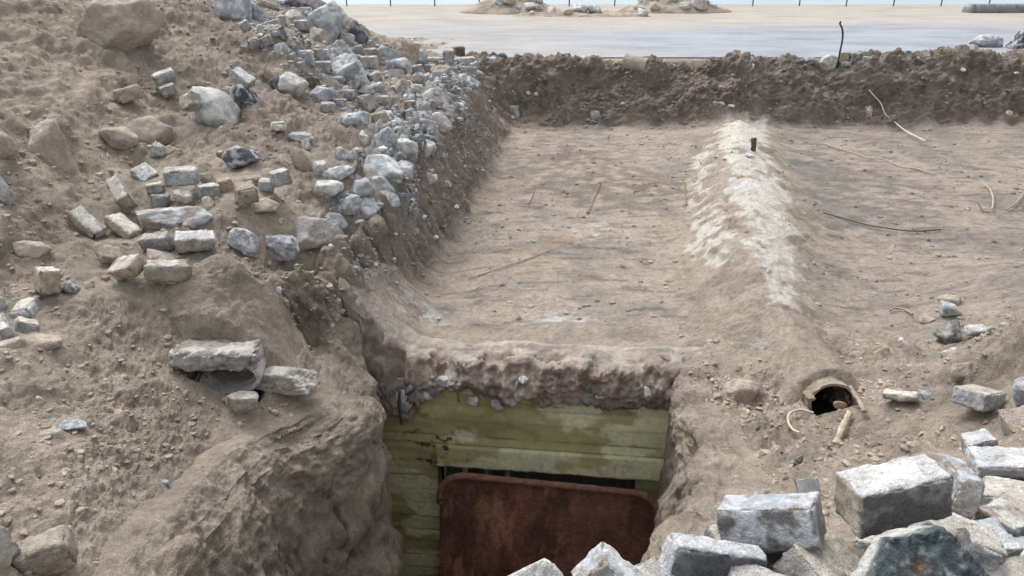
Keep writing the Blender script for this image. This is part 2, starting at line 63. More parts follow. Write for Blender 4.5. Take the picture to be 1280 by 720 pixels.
P_DUST = [(-0.61, 14.16), (-0.75, 11.2), (-0.86, 9.12), (-1.06, 7.27), (-1.15, 6.31), (-1.35, 6.11), (-1.6, 5.87), (-1.68, 6.02), (-1.54, 6.49), (-1.49, 7.57), (-1.47, 8.28), (-1.36, 9.33), (-1.17, 10.33), (-1.0, 12.26)]
P_DARKMOUND = [(-4.32, 9.97), (-4.08, 10.97), (-2.79, 8.88), (-2.39, 8.68), (-1.95, 8.49), (-1.71, 7.51), (-1.74, 6.78), (-2.1, 6.28), (-2.89, 7.04), (-3.11, 7.38), (-2.7, 7.65), (-3.86, 9.41)]
P_PILE = [(-4.04, 11.08), (-3.09, 13.06), (-2.22, 11.68), (-1.48, 12.14), (-0.61, 14.16), (-0.96, 9.68), (-1.36, 9.33), (-1.66, 7.88), (-2.18, 8.78), (-2.6, 8.79)]
P_RIDGETOP = [(3.69, 13.55), (4.48, 13.59), (3.7, 10.87), (3.32, 8.86), (2.76, 7.06), (2.52, 6.12), (2.25, 5.47), (2.03, 5.4), (2.17, 6.32), (2.39, 7.64), (2.8, 9.88)]
P_RIDGEFACE = [(2.79, 11.5), (3.04, 11.49), (2.31, 8.69), (2.15, 7.05), (1.92, 6.4), (1.77, 6.47), (1.86, 7.52)]
P_RIDGE = [(3.55, 13.55), (4.56, 13.61), (3.75, 9.62), (3.34, 7.71), (2.7, 6.42), (2.43, 5.32), (2.04, 4.6), (1.49, 4.76), (1.49, 5.55), (2.19, 8.86), (2.83, 11.47)]
P_ROOF = [(0.03, 13.74), (3.4, 13.53), (2.67, 10.97), (1.86, 7.52), (1.26, 4.86), (-1.08, 5.14), (-1.2, 5.13), (-0.93, 6.28), (-0.62, 8.05), (-0.38, 10.16)]
P_ROOFDARK = [(0.66, 12.43), (1.99, 11.68), (2.27, 9.51), (1.8, 8.61), (0.57, 8.72), (0.1, 9.52), (0.24, 11.11)]
P_FLOORDARK = [(4.47, 12.64), (5.2, 11.63), (5.42, 10.25), (4.76, 7.95), (3.93, 7.65), (3.52, 7.94), (3.59, 9.16)]
P_EDGEW = [(-1.15, 5.12), (-0.76, 5.41), (-0.88, 5.28), (-1.05, 5.17)]
PIPE_M = (2.085, 4.212, 0.09)
DUCT_M = (-1.788, 4.042, 0.351)
HOLLOWS = ((PIPE_M, .125, .8, .8), (DUCT_M, .20, .3, .5))
ROCKS = [
 ('r', -3.527, 10.223, 2.113, 0.392, 0.314, 0.383, 'bluew', 'boulder', 'boulder', 'large white-topped blue-grey boulder highest on the rubble heap', 'rubble stones in the heap left of the trench', None, 0),
 ('r', -3.306, 10.419, 2.051, 0.278, 0.222, 0.282, 'blue', 'boulder', 'boulder', 'blue-grey boulder touching the right side of the highest white-topped boulder', 'rubble stones in the heap left of the trench', None, 0),
 ('s', -3.413, 11.339, 2.149, 0.312, 0.218, 0.158, 'tan', 'stone_slab', 'slab', 'long tan stone slab tipping down at the top edge of the picture', 'rubble stones in the heap left of the trench', None, 0),
 ('r', -3.387, 11.76, 2.16, 0.265, 0.212, 0.163, 'grey', 'boulder', 'boulder', 'grey boulder cut off by the top edge beside the tan slab', 'rubble stones in the heap left of the trench', None, 0),
 ('r', -3.109, 11.664, 2.094, 0.298, 0.238, 0.202, 'dark', 'boulder', 'boulder', 'dark grey boulder near the top edge above the pale small boulder', 'rubble stones in the heap left of the trench', None, 0),
 ('r', -2.879, 11.876, 2.07, 0.269, 0.215, 0.237, 'grey', 'boulder', 'boulder', 'grey boulder on the skyline of the heap, above the big blue boulder', 'rubble stones in the heap left of the trench', None, 0),
 ('r', -2.613, 11.144, 1.865, 0.518, 0.414, 0.546, 'bluew', 'boulder', 'boulder', 'big rounded blue boulder with white patches on the skyline of the heap', 'rubble stones in the heap left of the trench', None, 0),
 ('k', -2.851, 10.855, 1.899, 0.227, 0.141, 0.154, 'grey', 'paving_block', 'block', 'flat grey block just left of the big rounded blue boulder', 'paving blocks tumbled in the rubble heap', 20, 0),
 ('r', -3.023, 11.094, 1.98, 0.252, 0.202, 0.193, 'pale', 'boulder', 'boulder', 'small pale boulder between the dark boulder and the flat grey block', 'rubble stones in the heap left of the trench', None, 0),
 ('k', -2.971, 9.959, 1.964, 0.238, 0.147, 0.15, 'grey', 'paving_block', 'block', 'large-faced grey block right of the touching blue-grey boulder', 'paving blocks tumbled in the rubble heap', -15, 15),
 ('k', -2.698, 9.284, 1.924, 0.186, 0.115, 0.169, 'greyd', 'paving_block', 'block', 'two-tone block with pale top and dark end in the upper paver cluster', 'paving blocks tumbled in the rubble heap', -40, 20),
 ('k', -2.921, 9.366, 1.964, 0.168, 0.104, 0.125, 'blue', 'paving_block', 'block', 'bluish block at the left of the upper paver cluster', 'paving blocks tumbled in the rubble heap', 30, -20),
 ('k', -2.808, 9.128, 1.862, 0.147, 0.091, 0.141, 'grey', 'paving_block', 'block', 'lower left grey block of the upper paver cluster, against the brown earth', 'paving blocks tumbled in the rubble heap', 10, 25),
 ('k', -3.208, 9.634, 1.984, 0.144, 0.089, 0.159, 'grey', 'paving_block', 'block', 'grey block half sunk in brown earth below the highest boulder', 'paving blocks tumbled in the rubble heap', 35, 30),
 ('k', -2.555, 9.514, 1.848, 0.143, 0.089, 0.157, 'dark', 'paving_block', 'block', 'dark tilted cube right of the upper paver cluster', 'paving blocks tumbled in the rubble heap', 40, 15),
 ('k', -2.598, 9.276, 1.829, 0.14, 0.087, 0.125, 'pale', 'paving_block', 'block', 'pale narrow block between the two-tone block and the dark cube', 'paving blocks tumbled in the rubble heap', -30, 20),
 ('r', -2.642, 9.114, 1.747, 0.165, 0.132, 0.183, 'blue', 'rubble_stone', 'stone', 'round blue lump under the upper paver cluster', 'rubble stones in the heap left of the trench', None, 0),
 ('k', -2.547, 9.072, 1.673, 0.184, 0.114, 0.119, 'grey', 'paving_block', 'block', 'grey block standing alone on the edge of the brown earth slope', 'paving blocks tumbled in the rubble heap', -35, 15),
 ('k', -2.441, 9.024, 1.578, 0.174, 0.108, 0.147, 'grey', 'paving_block', 'block', 'grey block lying one step below the lone block on the earth slope', 'paving blocks tumbled in the rubble heap', -20, 10),
 ('k', -2.431, 9.275, 1.661, 0.216, 0.134, 0.177, 'blue', 'paving_block', 'block', 'blue-grey block left of the small upright block', 'paving blocks tumbled in the rubble heap', 10, 0),
 ('k', -2.339, 9.509, 1.661, 0.154, 0.095, 0.166, 'grey', 'paving_block', 'block', 'small upright grey block in the middle of the heap', 'paving blocks tumbled in the rubble heap', -12, 0),
 ('k', -2.282, 9.402, 1.543, 0.258, 0.16, 0.138, 'grey', 'paving_block', 'block', 'wide flat-topped block left of the biggest grey boulder', 'paving blocks tumbled in the rubble heap', 10, 0),
 ('r', -2.599, 10.727, 1.743, 0.289, 0.231, 0.248, 'tan', 'boulder', 'boulder', 'beige boulder below the big rounded blue boulder', 'rubble stones in the heap left of the trench', None, 0),
 ('r', -2.376, 10.68, 1.593, 0.268, 0.215, 0.248, 'blue', 'boulder', 'boulder', 'mixed blue-grey rubble lump below the beige boulder', 'rubble stones in the heap left of the trench', None, 0),
 ('k', -2.328, 11.119, 1.686, 0.256, 0.159, 0.212, 'pale', 'paving_block', 'block', 'light block leaning at the right of the big rounded blue boulder', 'paving blocks tumbled in the rubble heap', 35, -15),
 ('r', -2.221, 11.465, 1.716, 0.263, 0.211, 0.326, 'dark', 'boulder', 'boulder', 'dark grey boulder on the right skyline of the heap', 'rubble stones in the heap left of the trench', None, 0),
 ('s', -2.304, 10.762, 1.555, 0.26, 0.182, 0.148, 'white', 'stone_slab', 'slab', 'white slab slanting down to the right above the biggest grey boulder', 'rubble stones in the heap left of the trench', None, 0),
 ('r', -2.015, 9.563, 1.44, 0.464, 0.371, 0.402, 'bluew', 'boulder', 'boulder', 'biggest grey and white boulder in the middle of the heap', 'rubble stones in the heap left of the trench', None, 0),
 ('k', -2.111, 9.308, 1.392, 0.219, 0.136, 0.11, 'grey', 'paving_block', 'block', 'grey block tucked against the left foot of the biggest boulder', 'paving blocks tumbled in the rubble heap', 5, 0),
 ('s', -2.247, 9.279, 1.445, 0.17, 0.119, 0.083, 'white', 'stone_slab', 'slab', 'thin white slab left of the biggest boulder', 'rubble stones in the heap left of the trench', None, 0),
 ('r', -2.4, 8.511, 1.445, 0.296, 0.236, 0.252, 'white', 'boulder', 'boulder', 'white and beige rough boulder at the lower left of the heap', 'rubble stones in the heap left of the trench', None, 0),
 ('s', -2.264, 8.85, 1.431, 0.182, 0.127, 0.187, 'brown', 'stone_slab', 'slab', 'dark brown slab standing against the right of the white and beige boulder', 'rubble stones in the heap left of the trench', None, 0),
 ('r', -2.135, 8.696, 1.305, 0.312, 0.25, 0.21, 'bluew', 'boulder', 'boulder', 'blue and white boulder lowest in the left half of the heap', 'rubble stones in the heap left of the trench', None, 0),
 ('r', -2.64, 8.641, 1.554, 0.211, 0.169, 0.145, 'tan', 'boulder', 'boulder', 'round tan stone resting on the earth slope left of the white boulder', 'rubble stones in the heap left of the trench', None, 0),
 ('r', -2.548, 8.463, 1.485, 0.164, 0.132, 0.124, 'dark', 'rubble_stone', 'stone', 'dark stone under the round tan stone', 'rubble stones in the heap left of the trench', None, 0),
 ('k', -2.838, 7.823, 1.496, 0.185, 0.115, 0.109, 'tan', 'paving_block', 'block', 'tan block left of the dark speckled boulder', 'paving blocks tumbled in the rubble heap', -25, 0),
 ('r', -2.645, 7.675, 1.457, 0.261, 0.208, 0.258, 'darks', 'boulder', 'boulder', 'dark speckled boulder buried in the brown earth slope', 'rubble stones in the heap left of the trench', None, 0),
 ('k', -1.984, 10.933, 1.414, 0.244, 0.151, 0.164, 'pale', 'paving_block', 'block', 'pale cube with a flat top on the right side of the heap', 'paving blocks tumbled in the rubble heap', 0, 0),
 ('k', -2.029, 11.273, 1.503, 0.239, 0.148, 0.125, 'grey', 'paving_block', 'block', 'grey block behind the pale cube', 'paving blocks tumbled in the rubble heap', 15, 0),
 ('r', -1.832, 11.48, 1.425, 0.369, 0.296, 0.272, 'blue', 'boulder', 'boulder', 'light blue boulder right of the grey block behind the pale cube', 'rubble stones in the heap left of the trench', None, 0),
 ('r', -1.655, 11.304, 1.262, 0.389, 0.311, 0.278, 'bluew', 'boulder', 'boulder', 'broken blue and white boulder in front of the light blue boulder', 'rubble stones in the heap left of the trench', None, 0),
 ('r', -1.66, 11.884, 1.423, 0.465, 0.372, 0.364, 'tan', 'boulder', 'boulder', 'sandy brown boulder on the skyline beside the road', 'rubble stones in the heap left of the trench', None, 0),
 ('r', -1.438, 12.076, 1.309, 0.268, 0.215, 0.267, 'blue', 'boulder', 'boulder', 'grey-blue boulder at the right foot of the sandy brown boulder', 'rubble stones in the heap left of the trench', None, 0),
 ('k', -1.204, 12.246, 1.26, 0.31, 0.192, 0.144, 'grey', 'kerb_stone', 'kerb', 'long grey kerb lying left of the upright kerb stone', 'paving blocks tumbled in the rubble heap', 5, 0),
 ('u', -0.987, 12.254, 1.279, 0.174, 0.139, 0.3, 'grey', 'kerb_stone', 'kerb', 'tall grey kerb stone standing upright at the road edge', 'paving blocks tumbled in the rubble heap', 5, 0),
 ('k', -0.974, 14.554, 1.155, 0.235, 0.146, 0.209, 'brown', 'paving_block', 'block', 'brown cube perched behind the upright kerb stone', 'paving blocks tumbled in the rubble heap', 15, 0),
 ('k', -0.838, 14.187, 1.022, 0.402, 0.249, 0.179, 'grey', 'kerb_stone', 'kerb', 'grey kerb lying right of the upright kerb stone', 'paving blocks tumbled in the rubble heap', 20, 0),
 ('k', -0.912, 12.044, 1.152, 0.172, 0.107, 0.125, 'grey', 'paving_block', 'block', 'small grey cube at the foot of the upright kerb stone', 'paving blocks tumbled in the rubble heap', 5, 0),
 ('k', -0.792, 12.288, 1.132, 0.15, 0.093, 0.13, 'pale', 'paving_block', 'block', 'small pale cube right of the foot of the upright kerb', 'paving blocks tumbled in the rubble heap', -10, 0),
 ('k', -0.668, 14.047, 0.942, 0.215, 0.133, 0.217, 'blue', 'paving_block', 'block', 'blue-grey cube hanging on the rim of the trench corner', 'paving blocks tumbled in the rubble heap', 35, 15),
 ('k', -1.353, 11.345, 1.247, 0.174, 0.108, 0.187, 'grey', 'paving_block', 'block', 'grey upright block left of the twin cubes near the kerbs', 'paving blocks tumbled in the rubble heap', 20, 10),
 ('k', -1.254, 11.971, 1.187, 0.183, 0.113, 0.148, 'grey', 'paving_block', 'block', 'grey cube left of the yellowish lump near the kerbs', 'paving blocks tumbled in the rubble heap', 0, 0),
 ('s', -1.576, 10.829, 1.295, 0.264, 0.185, 0.192, 'brown', 'stone_slab', 'slab', 'dark brown slab leaning behind the broken cylinder stone', 'rubble stones in the heap left of the trench', None, 0),
 ('s', -1.268, 10.063, 1.307, 0.277, 0.194, 0.176, 'tan', 'stone_slab', 'slab', 'tan plank-like slab sloping right of the dark brown leaning slab', 'rubble stones in the heap left of the trench', None, 0),
 ('k', -1.712, 9.742, 1.365, 0.199, 0.123, 0.148, 'greyd', 'paving_block', 'block', 'tilted block with pale top left of the broken cylinder stone', 'paving blocks tumbled in the rubble heap', 40, 10),
 ('r', -1.364, 9.639, 1.256, 0.158, 0.127, 0.207, 'tan', 'rubble_stone', 'stone', 'tan stone right of the broken cylinder stone', 'rubble stones in the heap left of the trench', None, 0),
 ('r', -1.073, 10.048, 1.202, 0.175, 0.14, 0.149, 'blue', 'rubble_stone', 'stone', 'blue lump above the white crumbled lump near the trench rim', 'rubble stones in the heap left of the trench', None, 0),
 ('r', -0.983, 9.645, 1.118, 0.298, 0.238, 0.263, 'white', 'boulder', 'boulder', 'white crumbled concrete lump on the trench rim', 'rubble stones in the heap left of the trench', None, 0),
 ('r', -0.853, 10.293, 1.049, 0.149, 0.119, 0.156, 'dark', 'rubble_stone', 'stone', 'dark stone on the rim right of the white crumbled lump', 'rubble stones in the heap left of the trench', None, 0),
 ('k', -1.712, 9.075, 1.173, 0.226, 0.14, 0.201, 'pale', 'paving_block', 'block', 'pale six-sided block end pointing at the viewer in the lower heap', 'paving blocks tumbled in the rubble heap', -50, 10),
 ('s', -1.764, 9.371, 1.261, 0.231, 0.162, 0.127, 'grey', 'stone_slab', 'slab', 'grey slab behind the pale block pointing at the viewer', 'rubble stones in the heap left of the trench', None, 0),
 ('s', -2.005, 9.191, 1.298, 0.226, 0.158, 0.105, 'grey', 'stone_slab', 'slab', 'flat grey slab right of the lowest blue and white boulder', 'rubble stones in the heap left of the trench', None, 0),
 ('k', -1.959, 8.816, 1.208, 0.155, 0.096, 0.117, 'blue', 'paving_block', 'block', 'blue-grey block half buried under the flat grey slab', 'paving blocks tumbled in the rubble heap', 5, 0),
 ('r', -1.38, 8.057, 1.157, 0.201, 0.161, 0.173, 'tan', 'rubble_stone', 'stone', 'rounded tan stone surrounded by white concrete crumbs', 'rubble stones in the heap left of the trench', None, 0),
 ('r', -1.631, 7.95, 1.165, 0.248, 0.199, 0.195, 'blue', 'boulder', 'boulder', 'blue-white jagged lump at the lower edge of the heap', 'rubble stones in the heap left of the trench', None, 0),
 ('r', -1.485, 7.65, 1.05, 0.113, 0.09, 0.157, 'white', 'rubble_stone', 'stone', 'small white stone under the blue-white jagged lump', 'rubble stones in the heap left of the trench', None, 0),
 ('k', -1.23, 9.258, 1.113, 0.163, 0.101, 0.123, 'greyd', 'paving_block', 'block', 'grey cube sunk among the white crumbs near the rim', 'paving blocks tumbled in the rubble heap', 30, 0),
 ('r', -1.238, 8.443, 1.126, 0.123, 0.099, 0.128, 'dark', 'rubble_stone', 'stone', 'dark blue stone in the middle of the white crumbs', 'rubble stones in the heap left of the trench', None, 0),
 ('r', -1.27, 7.616, 1.06, 0.208, 0.167, 0.232, 'blue', 'boulder', 'boulder', 'blue rubble lump on the bank below the dark blue stone', 'rubble stones in the heap left of the trench', None, 0),
 ('r', -1.06, 11.622, 1.165, 0.26, 0.208, 0.211, 'tan', 'rubble_stone', 'stone', 'yellowish lump left of the small cubes near the kerbs', 'rubble stones in the heap left of the trench', None, 0),
 ('r', -0.78, 11.778, 1.057, 0.181, 0.144, 0.148, 'white', 'rubble_stone', 'stone', 'white lump under the small pale cube near the trench corner', 'rubble stones in the heap left of the trench', None, 0),
 ('r', -1.193, 6.776, 0.97, 0.36, 0.288, 0.225, 'bluew', 'boulder', 'boulder', 'large bluish concrete lump on the bank edge above the trench floor', 'rubble stones in the heap left of the trench', None, 0),
 ('r', -1.167, 6.579, 0.868, 0.212, 0.17, 0.157, 'blue', 'boulder', 'boulder', 'dark blue lump directly below the large bluish lump', 'rubble stones in the heap left of the trench', None, 0),
 ('r', -1.324, 6.39, 0.886, 0.221, 0.176, 0.167, 'blue', 'boulder', 'boulder', 'grey-blue concrete lump left of the dark blue lump on the bank edge', 'rubble stones in the heap left of the trench', None, 0),
 ('r', -1.537, 6.798, 1.104, 0.151, 0.121, 0.14, 'bluew', 'rubble_stone', 'stone', 'white and blue stone on the earth left of the bank edge', 'rubble stones in the heap left of the trench', None, 0),
 ('r', -0.888, 7.886, 0.577, 0.17, 0.136, 0.141, 'white', 'rubble_stone', 'stone', 'white gravelly lump stuck low on the left trench bank', 'rubble stones in the heap left of the trench', None, 0),
 ('r', -0.772, 8.272, 0.413, 0.161, 0.128, 0.116, 'pale', 'rubble_stone', 'stone', 'pale stone right of the white lump low on the bank', 'rubble stones in the heap left of the trench', None, 0),
 ('r', -1.672, 6.48, 1.049, 0.118, 0.094, 0.129, 'white', 'rubble_stone', 'stone', 'white stone right of the row of weathered blocks', 'rubble stones in the heap left of the trench', None, 0),
 ('r', -1.518, 6.494, 1.013, 0.242, 0.194, 0.122, 'bluew', 'boulder', 'boulder', 'flat pale lump right of the white stone beyond the block row', 'rubble stones in the heap left of the trench', None, 0),
 ('s', -2.028, 7.313, 1.16, 0.245, 0.172, 0.074, 'grey', 'stone_slab', 'slab', 'flat grey slab lying on the brown earth mound', 'rubble stones in the heap left of the trench', None, 0),
 ('r', -1.957, 7.164, 1.104, 0.091, 0.073, 0.111, 'white', 'rubble_stone', 'stone', 'bright white small lump below the flat grey slab', 'rubble stones in the heap left of the trench', None, 0),
 ('k', -2.244, 7.312, 1.259, 0.161, 0.1, 0.087, 'white', 'paving_block', 'block', 'white-topped block alone on the brown earth mound', 'paving blocks tumbled in the rubble heap', 15, 0),
 ('r', -1.829, 6.574, 1.102, 0.21, 0.168, 0.204, 'tan', 'boulder', 'boulder', 'tan boulder behind the right end of the weathered block row', 'rubble stones in the heap left of the trench', None, 0),
 ('s', -2.279, 6.353, 1.183, 0.336, 0.235, 0.172, 'darks', 'stone_slab', 'slab', 'dark slab with a white top leaning on the brown mound', 'rubble stones in the heap left of the trench', None, 0),
 ('r', -2.172, 6.359, 1.12, 0.136, 0.109, 0.097, 'tan', 'rubble_stone', 'stone', 'tan pebble under the dark slab with white top', 'rubble stones in the heap left of the trench', None, 0),
 ('r', -2.899, 7.38, 1.392, 0.403, 0.323, 0.389, 'white', 'boulder', 'boulder', 'large white slanting boulder half covered by brown earth', 'rubble stones in the heap left of the trench', None, 0),
 ('r', -4.045, 8.319, 2.024, 0.777, 0.622, 0.601, 'sand', 'boulder', 'boulder', 'huge sand-coloured boulder high on the left sand slope', 'rubble stones in the heap left of the trench', None, 0),
 ('k', -4.231, 9.222, 2.149, 0.364, 0.226, 0.244, 'tan', 'kerb_stone', 'kerb', 'long weathered kerb behind the huge sand-coloured boulder', 'paving blocks tumbled in the rubble heap', -25, 12),
 ('r', -3.183, 6.691, 1.324, 0.39, 0.312, 0.252, 'tan', 'boulder', 'boulder', 'sandy flat-faced boulder above the block row', 'rubble stones in the heap left of the trench', None, 0),
 ('s', -3.313, 6.374, 1.351, 0.308, 0.215, 0.185, 'tan', 'stone_slab', 'slab', 'sandy slab overhanging a dark hollow on the left slope', 'rubble stones in the heap left of the trench', None, 0),
 ('r', -3.01, 6.388, 1.227, 0.102, 0.081, 0.14, 'pale', 'rubble_stone', 'stone', 'small upright pale stone behind the block row', 'rubble stones in the heap left of the trench', None, 0),
 ('s', -2.93, 6.463, 1.222, 0.178, 0.125, 0.092, 'tan', 'stone_slab', 'slab', 'small tan slab right of the upright pale stone', 'rubble stones in the heap left of the trench', None, 0),
 ('r', -2.431, 5.893, 1.118, 0.114, 0.091, 0.101, 'tan', 'rubble_stone', 'stone', 'brown round stone lying on top of the block row', 'rubble stones in the heap left of the trench', None, 0),
 ('s', -2.504, 5.605, 1.064, 0.152, 0.107, 0.079, 'pale', 'stone_slab', 'slab', 'thin pale slab below the long top block of the row', 'rubble stones in the heap left of the trench', None, 0),
 ('r', -2.274, 5.461, 1.048, 0.089, 0.072, 0.089, 'tan', 'rubble_stone', 'stone', 'tan chip under the block row', 'rubble stones in the heap left of the trench', None, 0),
 ('s', -1.946, 5.637, 0.972, 0.288, 0.201, 0.088, 'tan', 'stone_slab', 'slab', 'sandy flat slab on the long cracked concrete piece', 'rubble stones in the heap left of the trench', None, 0),
 ('r', -1.872, 4.679, 0.774, 0.175, 0.14, 0.083, 'greyd', 'rubble_stone', 'stone', 'grey stone chip alone on the sand ledge', 'rubble stones in the heap left of the trench', None, 0),
 ('s', -2.199, 4.49, 0.839, 0.102, 0.071, 0.029, 'pale', 'stone_slab', 'slab', 'thin pale flake beside the lowest block on the ledge', 'rubble stones in the heap left of the trench', None, 0),
 ('s', -2.359, 4.786, 0.899, 0.198, 0.138, 0.032, 'tan', 'stone_slab', 'slab', 'tan flake wedged under the middle blocks of the shelf', 'rubble stones in the heap left of the trench', None, 0),
 ('r', -2.608, 3.721, 0.79, 0.209, 0.167, 0.08, 'tan', 'rubble_stone', 'stone', 'tan lump lying below the small group of three blocks', 'stones on the near left sand slope', None, 0),
 ('r', -2.697, 3.596, 0.823, 0.144, 0.115, 0.075, 'sand', 'rubble_stone', 'stone', 'sandy lump at the left picture edge under the three blocks', 'stones on the near left sand slope', None, 0),
 ('r', -2.755, 4.333, 0.857, 0.109, 0.087, 0.069, 'greyd', 'rubble_stone', 'stone', 'grey stone right of the single upright block', 'stones on the near left sand slope', None, 0),
 ('r', -3.001, 4.044, 0.895, 0.075, 0.06, 0.104, 'white', 'rubble_stone', 'stone', 'white stone cut by the left edge above the three blocks', 'stones on the near left sand slope', None, 0),
 ('r', -3.621, 5.365, 1.469, 0.148, 0.118, 0.239, 'tan', 'boulder', 'boulder', 'sandy boulder at the left edge, half sunk in the slope', 'stones on the near left sand slope', None, 0),
 ('r', -3.419, 4.945, 1.297, 0.139, 0.111, 0.195, 'pale', 'boulder', 'boulder', 'pale boulder at the left edge below the sandy sunken boulder', 'stones on the near left sand slope', None, 0),
 ('r', -3.586, 5.8, 1.257, 0.347, 0.278, 0.605, 'sand', 'boulder', 'boulder', 'big smooth sand-covered boulder in the left slope', 'stones on the near left sand slope', None, 0),
 ('r', -3.137, 4.67, 0.975, 0.192, 0.154, 0.123, 'sand', 'boulder', 'boulder', 'squarish sand-covered lump above the upright block', 'stones on the near left sand slope', None, 0),
 ('r', -2.147, 3.142, 0.642, 0.12, 0.096, 0.047, 'blue', 'rubble_stone', 'stone', 'small bluish shard next to the half buried block', 'stones on the near left sand slope', None, 0),
 ('k', -1.731, 2.193, 0.703, 0.23, 0.142, 0.141, 'sand', 'paving_block', 'block', 'sand-crusted block corner at the bottom left', 'stones on the near left sand slope', 25, 8),
 ('k', -1.822, 2.053, 0.867, 0.125, 0.078, 0.285, 'pale', 'paving_block', 'block', 'pale block standing at the left edge bottom corner', 'stones on the near left sand slope', 75, 20),
 ('s', 3.511, 5.524, 0.153, 0.179, 0.125, 0.114, 'blue', 'stone_slab', 'slab', 'bluish stick-shaped stone piece on the right floor', 'stones on the right trench floor', -35, 0),
 ('r', 3.268, 5.09, 0.147, 0.179, 0.143, 0.194, 'greyd', 'rubble_stone', 'stone', 'grey half buried stone behind the cube on the right floor', 'stones on the right trench floor', None, 0),
 ('s', 3.477, 5.09, 0.19, 0.173, 0.121, 0.065, 'pale', 'stone_slab', 'slab', 'small pale flat stone right of the half buried stone', 'stones on the right trench floor', None, 0),
 ('r', 2.739, 4.027, 0.434, 0.121, 0.097, 0.111, 'tan', 'rubble_stone', 'stone', 'small pointed tan stone in front of the cube', 'stones on the right trench floor', None, 0),
 ('r', 3.649, 5.739, 0.125, 0.178, 0.142, 0.089, 'tan', 'rubble_stone', 'stone', 'tan stone behind the bluish stick-shaped piece', 'stones on the right trench floor', None, 0),
 ('r', 2.738, 3.475, 0.638, 0.143, 0.115, 0.164, 'bluew', 'rubble_stone', 'stone', 'pale blue stone at the right edge above the block stack', 'stones on the right trench floor', None, 0),
 ('r', 1.556, 4.437, 0.043, 0.198, 0.159, 0.153, 'tan', 'rubble_stone', 'stone', 'tan flat stone at the pit rim left of the clay pipe', 'stones on the right trench floor', None, 0),
 ('r', 1.999, 4.655, 0.176, 0.111, 0.089, 0.098, 'brown', 'rubble_stone', 'stone', 'brown stone beside the white stain behind the clay pipe', 'stones on the right trench floor', None, 0),
 ('r', 3.318, 5.473, 0.085, 0.115, 0.092, 0.05, 'tan', 'rubble_stone', 'stone', 'low tan pebble alone on the right floor', 'stones on the right trench floor', None, 0),
 ('r', 0.065, 13.871, 0.157, 0.216, 0.173, 0.263, 'pale', 'rubble_stone', 'stone', 'pale stone at the foot of the far bank corner', 'stones stuck in the far trench bank', None, 0),
 ('r', 0.007, 14.061, 0.525, 0.188, 0.15, 0.234, 'bluew', 'rubble_stone', 'stone', 'bluish stone above the pale stone at the bank corner', 'stones stuck in the far trench bank', None, 0),
 ('r', -0.138, 14.183, 0.798, 0.159, 0.127, 0.221, 'pale', 'rubble_stone', 'stone', 'light stone near the top of the bank corner', 'stones stuck in the far trench bank', None, 0),
 ('r', 1.487, 13.796, 0.139, 0.172, 0.138, 0.177, 'grey', 'rubble_stone', 'stone', 'grey pebble at the foot of the far bank middle', 'stones stuck in the far trench bank', None, 0),
 ('r', 3.68, 13.784, 0.332, 0.243, 0.194, 0.222, 'pale', 'rubble_stone', 'stone', 'pale stone at the far end of the sand ridge', 'stones stuck in the far trench bank', None, 0),
 ('r', 3.766, 13.92, 0.564, 0.143, 0.115, 0.165, 'white', 'rubble_stone', 'stone', 'white stone on the bank above the ridge end', 'stones stuck in the far trench bank', None, 0),
 ('r', 6.396, 13.823, 0.197, 0.201, 0.161, 0.193, 'pale', 'rubble_stone', 'stone', 'pale stone on the bank foot left of the pale cable', 'stones stuck in the far trench bank', None, 0),
 ('r', 5.317, 14.126, 0.667, 0.145, 0.116, 0.149, 'pale', 'rubble_stone', 'stone', 'small pale stone high on the bank under the stone row', 'stones stuck in the far trench bank', None, 0),
 ('r', 8.872, 13.737, 0.172, 0.143, 0.115, 0.128, 'white', 'rubble_stone', 'stone', 'white pebble at the right foot of the bank', 'stones stuck in the far trench bank', None, 0),
 ('r', 4.23, 14.34, 0.991, 0.362, 0.29, 0.241, 'blue', 'rubble_stone', 'stone', 'bluish lump starting the stone row on the bank crest', 'stones in the row along the pavement edge', 10, 0),
 ('k', 4.557, 14.365, 0.995, 0.16, 0.099, 0.138, 'dark', 'rubble_stone', 'stone', 'dark cube second in the stone row on the crest', 'stones in the row along the pavement edge', 10, 0),
 ('r', 4.741, 14.369, 0.974, 0.175, 0.14, 0.15, 'dark', 'rubble_stone', 'stone', 'dark stone third in the stone row on the crest', 'stones in the row along the pavement edge', 10, 0),
 ('r', 4.987, 14.381, 0.967, 0.219, 0.175, 0.127, 'grey', 'rubble_stone', 'stone', 'grey low stone in the middle of the crest row', 'stones in the row along the pavement edge', 10, 0),
 ('r', 5.222, 14.385, 0.979, 0.19, 0.152, 0.167, 'dark', 'rubble_stone', 'stone', 'dark lump in the middle of the crest row', 'stones in the row along the pavement edge', 10, 0),
 ('r', 5.49, 14.472, 0.976, 0.278, 0.223, 0.178, 'greyd', 'rubble_stone', 'stone', 'mottled lump left of the pale stones in the crest row', 'stones in the row along the pavement edge', 10, 0),
 ('r', 5.771, 14.411, 0.98, 0.263, 0.21, 0.252, 'pale', 'rubble_stone', 'stone', 'pale lump left of the bent rod', 'stones in the row along the pavement edge', 10, 0),
 ('k', 6.045, 14.365, 1.083, 0.204, 0.126, 0.194, 'tan', 'rubble_stone', 'stone', 'tan cube right of the bent rod', 'stones in the row along the pavement edge', 10, 0),
 ('k', 6.238, 14.326, 1.094, 0.218, 0.135, 0.179, 'greyd', 'rubble_stone', 'stone', 'grey cube right of the tan cube in the crest row', 'stones in the row along the pavement edge', 10, 0),
 ('k', 6.438, 14.262, 1.038, 0.246, 0.152, 0.162, 'blue', 'rubble_stone', 'stone', 'blue lump right of the grey cube in the crest row', 'stones in the row along the pavement edge', 10, 0),
